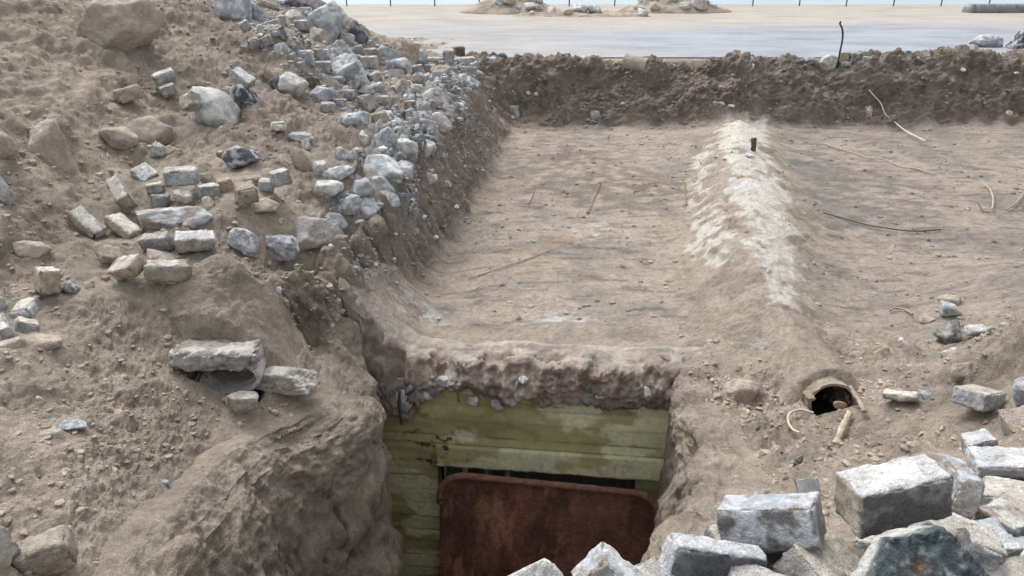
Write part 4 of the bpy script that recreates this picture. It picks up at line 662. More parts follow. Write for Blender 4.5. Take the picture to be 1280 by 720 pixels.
# relief, along the normal
steep = sst(.80, .45, nrm[:, 2])
crumb = -ridged(p, 9, 4) * .020 - ridged(p, 19, 3, 7.) * .011
D = moundy * (.085 * fbm(p, 1.6, 3) + .055 * fbm(p, 4.5, 4, .6) + crumb * (.35 + .65 * sst(-.2, .25, fbm(p, 1.1, 2, .5, 9.))) * (1 - .7 * steep))
def roof_relief(p):
    return .026 * fbm(p, 1.1, 3) + .010 * fbm(p, (3.5, 5, 5), 4, .6) + .012 * fbm(p, 6, 4, .62, 52.) - .006 * ridged(p, 11, 3, 54.)


def roof_colour(p):
    f1_ = fbm(p, .9, 4, .6, 3.)[:, None]; f2_ = fbm(p, 4, 4, .6, 8.)[:, None]; f3_ = fbm(p, 14, 3, .6, 18.)[:, None]
    cc = lerp(ROOFC, ROOFG, sst(-.2, .5, f1_ + .6 * f2_))
    st_ = sst(.08, .40, fbm(np.c_[p[:, 0] * 2.2, p[:, 1] * 9, 0 * p[:, 0]], 1., 4, .6, 44.))[:, None]
    return lerp(cc, cc * .66, st_) * (1 + .22 * f3_)


D += moundy * sst(-1.8, -2.6, X) * sst(4.8, 6, Y) * (1 - m_pile) * (.09 * fbm(p, 2.6, 3, .55, 77.) - .05 * ridged(p, 3.6, 3, 55.))
D += flat * roof_relief(p)
bk = np.clip(m_far + m_bank, 0, 1)
along = np.where((m_far > .5)[:, None], np.c_[X * 5, Y * 5, p[:, 2] * 4], np.c_[(X * .15 + Y) * 9, X * 3, p[:, 2] * 3.0])
D += bk * (.10 * fbm(along, .5, 4, .6) + .055 * ridged(along, 1.1, 3) + .03 * fbm(p, 12, 3, .6))
D += m_far * .20 * (fbm(p, (.8, .5, .9), 3, .5, 23.) + .1) * sst(.0, .25, p[:, 2])
D += m_far * (.035 * fbm(p, 7, 4, .6) - .02 * ridged(p, 12, 3))
D += m_far * sst(.75, 1.0, p[:, 2]) * .17 * (fbm(p, (2.2, 1, 1), 4, .6, 31.) + .15) * (1 - .95 * sst(3.9, 4.3, X) * sst(7.4, 7.0, X))
D *= 1 - .5 * m_ridge
D += m_ridge * (.006 * ridged(np.c_[X, Y, p[:, 2]] @ np.array([[1, .5, 0], [-.5, 1, 0], [0, 0, 1.]]).T, (4, 13, 4), 3) + .05 * fbm(p, (1.6, 1.9, 2), 5, .6) - .012 * ridged(p, 9, 3, 66.))
kd = m_dust > .02
cr = np.zeros(len(p)); ce = np.zeros(len(p))
w1, w2, wr = worley(p[kd] + .05 * np.c_[fbm(p[kd], 5, 2), fbm(p[kd], 5, 2, .5, 4.), fbm(p[kd], 5, 2, .5, 8.)], 5.2)
cr[kd] = wr; ce[kd] = sst(.02, .22, w2 - w1)
w1, w2, wr2 = worley(p[kd], 12., 3.)
cr[kd] = .65 * cr[kd] + .35 * wr2; ce[kd] *= .45 + .55 * sst(.02, .25, w2 - w1)
D += m_dust * (.13 * (cr - .25) + .05 * ce + .02 * ridged(p, 14, 3, 3.)) + .6 * m_pile * (.05 * ridged(p, 8, 3, 3.) + .03)
wallm = m_pit * (np.abs(nrm[:, 2]) < .75) * sst(.25, .6, (WALL_O[1] - Y) - (X - WALL_O[0]) * math.tan(WALL_A))
D += wallm * (.17 * fbm(p, (2.0, 2.0, 1.6), 4, .6, 12.) + .07 * ridged(p, (3.5, 3.5, 2.5), 4, 40.))
rough_ = np.exp(-(((X - 1.75) / .75) ** 2 + ((Y - 4.1) / .8) ** 2) ** 2) + .7 * np.exp(-(((X + 1.5) / .7) ** 2 + ((Y - 4.7) / .5) ** 2) ** 2)
D += rough_ * moundy * (.04 * fbm(p, 5, 3, .55, 83.) - .022 * ridged(p, 13, 3, 81.) - .012 * ridged(p, 27, 3, 85.)) * (1 - steep)
D -= near * moundy * .010 * ridged(p, 34, 3, 2.) * (1 - .8 * steep)
bm_ = np.zeros(len(p))
for _v in BLOCKS.values():
    _l = _v[0]
    bm_ = np.maximum(bm_, np.exp(-(((X - _l[0]) / .20) ** 2 + ((Y - _l[1]) / .20) ** 2) ** 2))
D = lerp(D, np.minimum(D, 0) * .5 - .012, bm_)
for (mx_, my_, mz_), ww_ in ((PIPE_M, .2), (DUCT_M, .32)):
    D *= 1 - .9 * np.exp(-(np.abs(X - mx_) / ww_) ** 4 - (np.abs(Y - my_ - .2) / .45) ** 4)
_d = np.full(len(p), -9.)
_d[kk] = poly_sdf(X[kk], Y[kk], PIT)
_e = sst(-.38, -.08, _d) * sst(.3, .6, (WALL_O[1] - Y) - (X - WALL_O[0]) * math.tan(WALL_A))
D = lerp(D, np.minimum(D, 0) * .2 - .035, _e)
D *= 1 - .97 * sst(14.5, 14.75, Y) * sst(-1.6, -.6, X)
nd = nrm.copy()
q = p + nd * D[:, None]
# keep the roof from poking through the bunker's face
lim = (WALL_O[1] - (q[:, 0] - WALL_O[0]) * math.tan(WALL_A)) + .05
inb = (np.abs(X) < 1.15) & (Y > 4.85) & (Y < 5.6) & (p[:, 2] < -.06)
q[:, 1] = np.where(inb, np.maximum(q[:, 1], np.minimum(p[:, 1], lim)), q[:, 1])

# colour of the ground itself
f1 = fbm(p, .9, 4, .6, 3.)[:, None]
f2 = fbm(p, 4, 4, .6, 8.)[:, None]
f3 = fbm(p, 14, 3, .6, 18.)[:, None]
c = lerp(SAND, SANDD, sst(-.15, .55, f1 + .5 * f2))
c = lerp(c, SANDD * .82, (sst(.10, .38, fbm(p, 2.3, 5, .62, 57.)) * .65)[:, None])
c = lerp(c, lerp(ROOFC, ROOFG, sst(-.2, .5, f1 + .6 * f2)), m_roof[:, None])
fl = lerp(ROOFC * .94, ROOFG * .9, sst(-.35, .45, f1 + .5 * f2))
c = lerp(c, fl, floor_r[:, None])
st = sst(.08, .40, fbm(np.c_[X * 2.2, Y * 9, 0 * X], 1., 4, .6, 44.))[:, None]
c = lerp(c, c * .66, st * flat[:, None])
c = lerp(c, np.array([.20, .17, .145]), (m_rdark * .8 * sst(-.4, .25, f2[:, 0] + .5 * f3[:, 0]))[:, None])
c = lerp(c, np.array([.17, .16, .15]), (m_fdark * .72 * sst(-.35, .3, f2[:, 0] + .5 * f3[:, 0]))[:, None])
c = lerp(c, lerp(lerp(EARTH * 1.12, SANDD, sst(.0, .5, f1)), EARTHD, sst(-.25, .35, f2 + f3)), (np.clip(m_far, 0, 1) * .97)[:, None])
zb_ = p[:, 2] + .12 * fbm(p, (1.1, 1, 1), 4, .6, 64.)
c = lerp(c, SANDD * .92, (m_far * np.maximum(sst(.34, .10, zb_), .7 * sst(.62, .70, zb_) * sst(.86, .78, zb_)) * .6)[:, None])
c = lerp(c, lerp(SANDD * 1.1, EARTH * 1.0, sst(-.3, .3, f2 + .5 * f3)), (m_bank * .9)[:, None])
c = lerp(c, lerp(EARTH * 1.45, EARTH, sst(-.3, .3, f2)), (m_dark * .9)[:, None])
c = lerp(c, lerp(SANDD, np.array([.36, .34, .32]), sst(-.2, .2, f2)), (m_pile * .8)[:, None])
crust = lerp(np.array([.66, .66, .65]), np.array([.34, .375, .41]), sst(.35, .75, cr + .5 * f2[:, 0])[:, None])
crust = lerp(crust, np.array([.44, .39, .33]), sst(.1, .35, f1[:, 0] + .5 * f3[:, 0])[:, None] * .7)
c = lerp(c, crust * (.55 + .45 * ce[:, None]), (m_dust * .92)[:, None])
c = lerp(c, lerp(SAND * 1.02, SANDD * .95, sst(-.15, .3, f2 + .5 * f3)), (m_ridge * .9)[:, None])
wp = np.clip(m_rtop * sst(-.42, -.12, fbm(p, 2.4, 5, .62, 71.)) + m_rface * sst(-.2, .1, fbm(p, 4, 3, .6, 21.)), 0, 1)
c = lerp(c, lerp(WHITE, WHITE * .86, sst(-.1, .3, f3)), (wp * .82)[:, None])
c = lerp(c, np.array([.62, .61, .58]), (m_edgew * 0)[:, None])
for sx, sy, sr in ((1.95, 4.85, .16), (2.05, 4.62, .1), (.95, 7.9, .28), (2.62, 8.4, .15), (.4, 5.62, .2), (-.75, 5.62, .2)):
    g = np.exp(-((X - sx) ** 2 + (Y - sy) ** 2) / sr ** 2)
    c = lerp(c, np.array([.62, .63, .64]), (g * sst(-.05, .25, f2[:, 0] + .4 * f3[:, 0]) * .8)[:, None])
for sx, sy, sr in ((.25, 7.2, .18), (.55, 7.6, .2), (1.1, 6.95, .12), (.05, 6.6, .13), (-.2, 9.1, .15)):   # rust stains on the roof
    g = np.exp(-(((X - sx) * .6) ** 2 + (Y - sy) ** 2) / sr ** 2)
    c = lerp(c, np.array([.36, .2, .12]), (g * sst(.05, .4, f2[:, 0] + .6 * f3[:, 0]) * .7)[:, None])
c = lerp(c, lerp(SAND, SANDD, sst(-.2, .4, f2)), (m_pit * .8)[:, None])
c *= (1 + .22 * f3)
GROUND = np_mesh('ground', q, quads(NR, NC), M_SAND, np.clip(c, .01, .8))
kind(GROUND, 'structure')
Qg = q.reshape(NR, NC, 3)
Cg = np.clip(c, .01, .8).reshape(NR, NC, 3)

# ---------------------------------------------------------------- the pit's dug sides
def pit_side(pts, flip, seed):
    pts = np.array(pts, float)
    l_ = np.r_[0, np.cumsum(np.linalg.norm(np.diff(pts, axis=0), axis=1))]
    ns, nt = int(l_[-1] / .014), 170
    s_ = np.linspace(0, l_[-1], ns)
    e_ = np.c_[np.interp(s_, l_, pts[:, 0]), np.interp(s_, l_, pts[:, 1])]
    for _ in range(20):
        e_[1:-1] = .25 * e_[:-2] + .5 * e_[1:-1] + .25 * e_[2:]
    tg = np.gradient(e_, axis=0); tg /= np.linalg.norm(tg, axis=1)[:, None]
    nn = np.c_[tg[:, 1], -tg[:, 0]] * (-1 if flip else 1)
    top = height(e_[:, 0], e_[:, 1], False)
    out_ = height(e_[:, 0] - nn[:, 0] * .26, e_[:, 1] - nn[:, 1] * .26, False)
    pd = np.array([-.26, -.10, .02, .09, .14, .20, .30, .42])
    pz = np.array([-.06, .015, .0, -.05, -.16, -.42, -1.2, -2.4])
    tt_ = np.linspace(0, 1, nt) ** 1.15 * (len(pd) - 1)
    dd = np.interp(tt_, np.arange(len(pd)), pd); dz = np.interp(tt_, np.arange(len(pd)), pz)
    narrow = sst(0, 1.3, s_)[:, None] * .9 + .12
    off_ = np.where(dd[None] > .1, .1 + (dd[None] - .1) * narrow, dd[None])
    w_out = sst(.02, -.26, dd)[None]
    base = top[:, None] * (1 - w_out) + out_[:, None] * w_out
    P_ = np.stack([e_[:, 0][:, None] + nn[:, 0][:, None] * off_, e_[:, 1][:, None] + nn[:, 1][:, None] * off_, base + dz[None]], -1)
    N_ = np.cross(np.gradient(P_, axis=0), np.gradient(P_, axis=1))
    N_ /= np.linalg.norm(N_, axis=2)[..., None] + 1e-9
    if (N_[:, :, :2] * nn[:, None]).sum() < 0:
        N_ = -N_
    q_ = P_.reshape(-1, 3)
    fade = np.repeat(sst(-.26, .05, dd)[None], ns, 0).ravel()
    end_ = np.repeat(sst(0, .25, s_)[:, None], nt, 1).ravel() * .8 + .2
    lumps = .16 * fbm(q_, 1.7, 3, .5, seed) + .05 * fbm(q_ * np.array([1, 1, .8]), 4, 4, .55, seed + 5)
    facet = -.035 * ridged(q_ + .15 * np.c_[fbm(q_, 3, 2, .5, 3.), fbm(q_, 3, 2, .5, 8.), fbm(q_, 3, 2, .5, 15.)], 3.6, 3, seed)
    fine = -.010 * ridged(q_, 13, 3, seed + 2) + .010 * fbm(q_, 30, 3, .6, seed)
    crack = -.06 * np.exp(-(fbm(q_ * np.array([1, 1, .5]), 1.6, 3, .6, seed + 40) / .012) ** 2)
    dsp = (lumps + facet) * fade * end_ + fine * (.3 + .7 * fade) + crack * fade * sst(-.1, -.25, q_[:, 2])
    q_ = q_ + N_.reshape(-1, 3) * dsp[:, None]
    cl = lerp(SAND * .97, SANDD, sst(-.25, .35, fbm(q_, 1.6, 4, .6, seed))[:, None])
    cl = lerp(cl, SANDD * .72, (sst(.12, .4, fbm(q_, 3.5, 4, .6, seed + 9)) * fade * .8)[:, None])
    cl = cl * (1 + .2 * fbm(q_, 14, 3, .6, seed))[:, None]
    fq = quads(ns, nt)
    kind(np_mesh('pit_wall', q_, fq if flip else fq[:, ::-1], M_SAND, np.clip(cl, .01, .8)), 'structure')


_pl = PIT_L
pit_side(_pl, True, 4.)
_pr = PIT_R
pit_side(_pr, False, 14.)

# ---------------------------------------------------------------- pavement, low wall, sea
def sheet(name, x0, x1, y0, y1, z, nx, ny, mat, colf, kind_='structure', amp=0.):
    xs, ys = np.linspace(x0, x1, nx), np.linspace(y0, y1, ny)
    gy_, gx_ = np.meshgrid(ys, xs, indexing='ij')
    co = np.stack([gx_, gy_, np.full(gx_.shape, z)], -1).reshape(-1, 3)
    col = colf(co)
    if amp is not None and amp:
        co[:, 2] += amp * np.maximum(0, fbm(co, .6, 4))
    return kind(np_mesh(name, co, quads(ny, nx), mat, col), kind_)


def pave_col(co):
    a = fbm(co, (.35, .8, 1), 5, .6)
    base = lerp(np.array([.285, .31, .345]), np.array([.225, .245, .275]), sst(-.2, .35, a)[:, None])
    sandm = sst(20.5, 24.5, co[:, 1] + 4 * fbm(co, (.12, .35, 1), 4, .6, 5.))
    sandm = np.clip(sandm + sst(.1, .5, fbm(co, (.25, .6, 1), 5, .6, 9.)) * .3, 0, 1)
    sandm = np.maximum(sandm, .55 * sst(4, -1, co[:, 0] + .9 * (co[:, 1] - 20) * .3))
    s = lerp(np.array([.38, .345, .30]), np.array([.31, .275, .23]), sst(-.1, .4, fbm(co, (.5, 2, 1), 4, .6, 3.))[:, None])
    return lerp(base, s, (sandm * .85)[:, None])


sheet('pavement', -16, 34, 14.88, 33.2, 1.03, 420, 330, M_PAVE, pave_col)
# the cut edge of the paving: slabs of stone standing along the trench
def box_grid(L, W, H, n, r=.0):
    """subdivided box centred on the origin; returns verts, quads, face ids (0 -x,1 +x,2 -y,3 +y,4 -z,5 +z)"""
    dims = (L, W, H)
    V, Fq, ids, base = [], [], [], 0
    for ax in range(3):
        u, v = (ax + 1) % 3, (ax + 2) % 3
        nu = max(2, int(n * dims[u] / max(dims)) + 1)
        nv = max(2, int(n * dims[v] / max(dims)) + 1)
        a, b = np.meshgrid(np.linspace(-.5, .5, nu), np.linspace(-.5, .5, nv), indexing='ij')
        for s in (-1, 1):
            co = np.zeros((nu * nv, 3))
            co[:, u] = a.ravel() * dims[u]
            co[:, v] = b.ravel() * dims[v]
            co[:, ax] = s * dims[ax] / 2
            f = quads(nu, nv, base)
            if s < 0:
                f = f[:, ::-1]
            V.append(co); Fq.append(f); ids.append(np.full(len(co), ax * 2 + (s > 0)))
            base += len(co)
    return np.concatenate(V), np.concatenate(Fq), np.concatenate(ids)


def weld(co, faces, cols):
    key = np.round(co / 1e-5).astype(np.int64)
    _, first, inv = np.unique(key, axis=0, return_index=True, return_inverse=True)
    inv = inv.ravel()
    cc = np.zeros((len(first), 3)); cnt = np.zeros(len(first))
    np.add.at(cc, inv, cols); np.add.at(cnt, inv, 1)
    return co[first], inv[faces], cc / cnt[:, None]


def stone_block(name, L, W, H, seed, cols, n=16, r=.012, chip=.010, rough=.004, mat=None, parent=None, edge=None, knock=0, blotch=1.0, dust=0.):
    """a cut stone: rounded, chipped edges, uneven faces; cols = two colours per face id"""
    co, fc, ids = box_grid(L, W, H, n)
    h = np.array([L, W, H]) / 2
    r = min(r, h.min() * .45)
    inner = np.clip(co, -(h - r), h - r)
    d = co - inner
    ln = np.linalg.norm(d, axis=1)
    on_edge = (np.abs(d) > 1e-6).sum(1) >= 2
    col = np.zeros((len(co), 3))
    off = seed * 7.31
    for k in range(6):
        m = ids == k
        if m.any():
            col[m] = two_tone(co[m], cols[k], 9 / max(L, .1) * .23 * blotch, off + k * 3.7)
    co2 = inner + d / np.maximum(ln, 1e-9)[:, None] * r
    nd_ = d / np.maximum(ln, 1e-9)[:, None]
    e = np.sort(h - np.abs(co), axis=1)[:, 1]                # distance to the nearest edge line
    ew = 1 - sst(0, r * 2.2, e)
    ch = np.maximum(0, fbm(co, 18, 3, .6, off) + .12) * ew * chip * 3.2 + np.maximum(0, fbm(co, 6, 2, .5, off + 5) - .18) * ew * chip * 9
    co2 = co2 - nd_ * ch[:, None] + nd_ * (rough * (fbm(co, 14, 3, .55, off + 9) + .6 * fbm(co, 4, 2, .5, off + 2)))[:, None]
    if knock:                                                # a broken-off corner
        rs = np.random.RandomState(int(seed) + 3)
        for _ in range(knock):
            nn = rs.choice([-1, 1], 3) * (.5 + rs.rand(3)); nn /= np.linalg.norm(nn)
            lim_ = (np.abs(nn) @ h) * (.72 + .12 * rs.rand())
            t = co2 @ nn - lim_
            k = t > 0
            co2[k] -= nn[None] * t[k, None] * .92
    ec = edge if edge is not None else (.58, .57, .55)
    col = lerp(col, np.array(ec), (sst(.45, 1, ew) * sst(-.25, .2, fbm(co, 12, 3, .6, off + 20)) * .55)[:, None])
    _t = np.random.RandomState(int(seed) * 7 + 1).uniform(-1, 1, 2)
    _t[1] = max(_t[1], -.15)
    col = col * (1 + .12 * _t[0]) * np.array([1 + .05 * _t[1], 1, 1 - .06 * _t[1]])
    dirt = sst(.08, .24, fbm(co, 7, 5, .65, off + 33) + .35 * (ew - .5) + dust) * .85
    col = lerp(col, SAND * (.8 + .5 * fbm(co, 40, 2, .6, off)[:, None]), dirt[:, None] * (mat is None))
    col = lerp(col, col * .55, sst(.22, .4, fbm(co, 30, 3, .65, off + 50))[:, None] * .7)
    co2, fc, col = weld2(co, co2, fc, col)
    return np_mesh(name, co2, fc, mat or M_STONE, np.clip(col, .01, .85), True, parent)


def weld2(key_co, co, faces, cols):
    key = np.round(key_co / 1e-5).astype(np.int64)
    _, first, inv = np.unique(key, axis=0, return_index=True, return_inverse=True)
    inv = inv.ravel()
    cc = np.zeros((len(first), 3)); cnt = np.zeros(len(first)); pp = np.zeros((len(first), 3))
    np.add.at(cc, inv, cols); np.add.at(cnt, inv, 1); np.add.at(pp, inv, co)
    return pp / cnt[:, None], inv[faces], cc / cnt[:, None]


_ico = {}


def ico(level):
    if level not in _ico:
        bm = bmesh.new()
        bmesh.ops.create_icosphere(bm, subdivisions=level, radius=1)
        _ico[level] = (np.array([v.co[:] for v in bm.verts]), np.array([[v.index for v in f.verts] for f in bm.faces]))
        bm.free()
    return _ico[level]


def rock(name, W, D_, H, seed, cols, level=4, planes=14, rough=.05, mat=None, parent=None, scale=None, lo=-.12, hi=.16):
    """broken stone: a ball cut by random planes, then roughened"""
    v, f = ico(level)
    rs = np.random.RandomState(int(seed) * 13 + 5)
    nn = rs.normal(size=(planes, 3)); nn /= np.linalg.norm(nn, axis=1)[:, None]
    dd = .48 + .38 * rs.rand(planes)
    dot = v @ nn.T
    rad = np.where(dot > .05, dd[None] / np.maximum(dot, .05), 9)
    rad = np.minimum(rad.min(1), 1.05)
    co = v * rad[:, None]
    ext = co.max(0) - co.min(0)
    co = (co - (co.max(0) + co.min(0)) / 2) / ext
    co = co * (1 + rough * (fbm(co, 5, 4, .62, seed * 3.3) * 1.7 + .9 * ridged(co, 8, 3, seed)))[:, None]
    co *= np.array([W, D_, H])
    s = 6.5 / max(W, D_, H) * .3
    col = two_tone(co, cols, s * 2.2, seed * 5.1, lo, hi)
    col *= (1 + .3 * fbm(co, s * 9, 3, .6, seed))[:, None]
    return np_mesh(name, co, f, mat or M_STONE, np.clip(col, .01, .85), True, parent)


def tube(name, pts, r, col, mat=M_PLAIN, parent=None, n=8, taper=None, close=True, jit=0.):
    pts = np.array(pts, float)
    # smooth the path
    t = np.linspace(0, len(pts) - 1, (len(pts) - 1) * 6 + 1)
    i = np.clip(t.astype(int), 0, len(pts) - 2)
    fr = (t - i)[:, None]
    p0 = pts[np.maximum(i - 1, 0)]; p1 = pts[i]; p2 = pts[i + 1]; p3 = pts[np.minimum(i + 2, len(pts) - 1)]
    c_ = .5 * (2 * p1 + (p2 - p0) * fr + (2 * p0 - 5 * p1 + 4 * p2 - p3) * fr ** 2 + (3 * p1 - p0 - 3 * p2 + p3) * fr ** 3)
    tg = np.gradient(c_, axis=0)
    tg /= np.linalg.norm(tg, axis=1)[:, None] + 1e-9
    ref = np.array([0, 0, 1.]) if abs(tg[:, 2]).mean() < .8 else np.array([1., 0, 0])
    a = np.cross(tg, ref); a /= np.linalg.norm(a, axis=1)[:, None] + 1e-9
    b = np.cross(a, tg)
    ang = np.arange(n) / n * 2 * math.pi
    rr = np.full(len(c_), r) if taper is None else r * np.interp(np.linspace(0, 1, len(c_)), np.linspace(0, 1, len(taper)), taper)
    if jit:
        rr = rr * (1 + jit * fbm(c_, 20, 2))
    co = c_[:, None] + rr[:, None, None] * (np.cos(ang)[None, :, None] * a[:, None] + np.sin(ang)[None, :, None] * b[:, None])
    co = co.reshape(-1, 3)
    m = len(c_)
    fq = quads(m, n, 0, True)
    co = np.r_[co, c_[:1], c_[-1:]]
    k = m * n
    j = np.arange(n)
    cap1 = np.stack([np.full(n, k), (j + 1) % n, j, j], 1)
    cap2 = np.stack([np.full(n, k + 1), (m - 1) * n + j, (m - 1) * n + (j + 1) % n, (m - 1) * n + (j + 1) % n], 1)
    me_faces = [list(x) for x in fq] + [list(x[:3]) for x in cap1] + [list(x[:3]) for x in cap2]
    me = bpy.data.meshes.new(name)
    me.from_pydata([tuple(x) for x in co], [], me_faces)
    at = me.attributes.new('col', 'FLOAT_COLOR', 'POINT')
    cc = np.ones((len(co), 4), np.float32); cc[:, :3] = np.array(col) * (1 + .3 * fbm(co, 12, 3))[:, None]
    at.data.foreach_set('color', cc.ravel())
    me.polygons.foreach_set('use_smooth', np.ones(len(me_faces), bool))
    me.materials.append(mat)
    o = bpy.data.objects.new(name, me)
    COL.objects.link(o)
    if parent:
        o.parent = parent
    return o


def ring(name, r0, r1, length, col, a0=0, a1=2 * math.pi, n=48, mat=M_PLAIN, parent=None, wob=0., seed=1, inner=None):
    """a pipe or an arc of one, axis along local Y, with thickness"""
    m = 9
    full = abs(a1 - a0 - 2 * math.pi) < 1e-4
    ang = np.linspace(a0, a1, n + (0 if full else 1), endpoint=not full)
    prof = [(r1, 0)] + [(r1, length * k / m) for k in range(1, m + 1)] + [(r0, length * k / m) for k in range(m, -1, -1)]
    V = []
    for a in ang:
        for rr, yy in prof:
            V.append((rr * math.cos(a), yy, rr * math.sin(a)))
    V = np.array(V)
    V += wob * np.c_[fbm(V, 7, 3, .6, seed), fbm(V, 7, 3, .6, seed + 9), fbm(V, 7, 3, .6, seed + 5)]
    k = len(prof)
    na = len(ang)
    F_ = []
    for i in range(na if full else na - 1):
        for j in range(k):
            F_.append((i * k + j, ((i + 1) % na) * k + j, ((i + 1) % na) * k + (j + 1) % k, i * k + (j + 1) % k))
    if not full:
        pass
    cl = np.array(col)[None] * (1 + .35 * fbm(V, 6, 3, .6, seed))[:, None]
    if inner is not None:
        ins_ = np.tile(np.array([rr == r0 and yy > .03 for rr, yy in prof]), len(ang))
        cl[ins_] = inner
    o = np_mesh(name, V, F_, mat, np.clip(cl, .01, .8), False, parent)
    return o


def sea_col(co):
    return lerp(np.array([.27, .34, .37]), np.array([.33, .39, .42]), sst(-.2, .3, fbm(co, (.02, .08, 1), 3))[:, None])


M_SEA = mat_vcol('pale water', .55, ((.2, .06),), ((.9, .12, .5),), .5)
sheet('sea', -1500, 1500, 33.0, 2600, -1.2, 60, 120, M_SEA, sea_col)
sheet('subsoil', -60, 60, -25, 33.1, -2.7, 8, 8, M_SAND, lambda co: np.tile(SANDD, (len(co), 1)))
sea_wall = np_mesh('quay_edge', *(lambda b: (b[0] + np.array([9, 33.22, -.9]), b[1]))(box_grid(50, .06, 3.86, 30)), M_CONC, np.full((len(box_grid(50, .06, 3.86, 30)[0]), 3), .4))
kind(sea_wall, 'structure')

# railing on the quay
post_x = [(435, 5), (485, 7), (535, 8), (587, 8), (638, 8), (688, 9), (738, 9), (790, 9), (843, 9), (896, 9), (948, 9), (1002, 8), (1054, 8), (1109, 8), (1167, 8), (1226, 8), (1286, 8), (1346, 8)]
rail = empty('railing', (5, 32, 1.03), 'thin grey quay railing with slim posts along the sea at the far side', 'railing')
for k in range(-2, len(post_x)):
    xw = -6.5 + 1.72 * k + .006 * k * k
    b = tube('post', [(xw - 5, -.15, 0), (xw - 5, -.15, .5), (xw - 5, -.15, 1.05)], .028, (.16, .17, .18), parent=rail)
for zz in (1.05, .62):
    tube('rail', [(-16, -.15, zz), (5, -.15, zz), (27, -.15, zz)], .022, (.2, .21, .22), parent=rail)
kerb = stone_block('low_wall', 7, .5, .30, 3, [((.34, .35, .35), (.22, .23, .23))] * 6, n=60, r=.03, mat=M_CONC)
tag(kerb, 'low grey concrete wall end on the pavement at the far right', 'low wall')
kerb.location = (19.2, 28.2, 1.16)
kerb.rotation_euler = (0, 0, math.radians(4))

# two heaps of sand and rubble standing on the pavement far off
random.seed(4)
def heap(cx, cy, rx, ry, h, label_s, bits, grp, seed):
    n, m = 60, 110
    yy, xx = np.meshgrid(np.linspace(-1, 1, n), np.linspace(-1, 1, m), indexing='ij')
    rr = np.sqrt(xx ** 2 + yy ** 2)
    z = h * np.maximum(0, 1 - rr) ** .85
    co = np.stack([cx + xx * rx, cy + yy * ry, 1.0 + z], -1).reshape(-1, 3)
    edge = (rr.ravel() < 1)
    co[:, 2] += edge * .10 * fbm(co, 1.8, 4, .6, seed) * sst(0, .3, 1 - rr.ravel())
    co[:, 2] -= .05 * (rr.ravel() > .97)
    col = lerp(np.array([.46, .40, .33]), np.array([.32, .27, .215]), sst(-.2, .3, fbm(co, 1.5, 4, .6, seed))[:, None])
    o = np_mesh('sand_heap', co, quads(n, m), M_SAND, col)
    tag(o, label_s, 'sand heap')
    rs = random.Random(seed)
    for k in range(bits):
        a, b_ = rs.uniform(-.75, .75), rs.uniform(-.75, .1)
        w = rs.uniform(.18, .5) * (1.3 if k < 4 else .8)
        zz = 1.0 + h * max(0, 1 - math.hypot(a, b_)) ** .85
        ck = rs.choice(['white', 'bluew', 'pale', 'pale', 'tan'])
        s = rock('rubble_stone', w, w * .9, w * .7, seed * 31 + k, STONES[ck], 3, 11)
        s.location = (cx + a * rx, cy + b_ * ry, zz + w * .1)
        s.rotation_euler = (0, 0, rs.uniform(0, 6))
        tag(s, 'grey rubble stone on the far pavement ' + grp, 'stone', 'stones on the far pavement ' + grp)


heap(.0, 28.0, 1.9, 1.1, .75, 'low sand heap with big stones on the far pavement left of centre', 16, 'heap left of centre', 5)
heap(5.7, 28.4, 2.1, 1.0, .72, 'sand and rubble heap on the far pavement right of centre', 22, 'heap right of centre', 9)
heap(2.3, 26.4, 2.6, .8, .22, 'low ridge of spilt sand between the two far heaps', 5, 'between the two heaps', 12)

# ---------------------------------------------------------------- the bunker
bk_o = empty('bunker', (WALL_O[0], WALL_O[1], 0), 'buried concrete bunker with green painted front wall under the flat sandy roof', 'bunker', rz=-WALL_A)
OLIVE = np.array([.43, .415, .215]); OLIVED = np.array([.32, .31, .15]); LIGHTG = np.array([.68, .70, .48]); GREYC = np.array([.33, .30, .25])


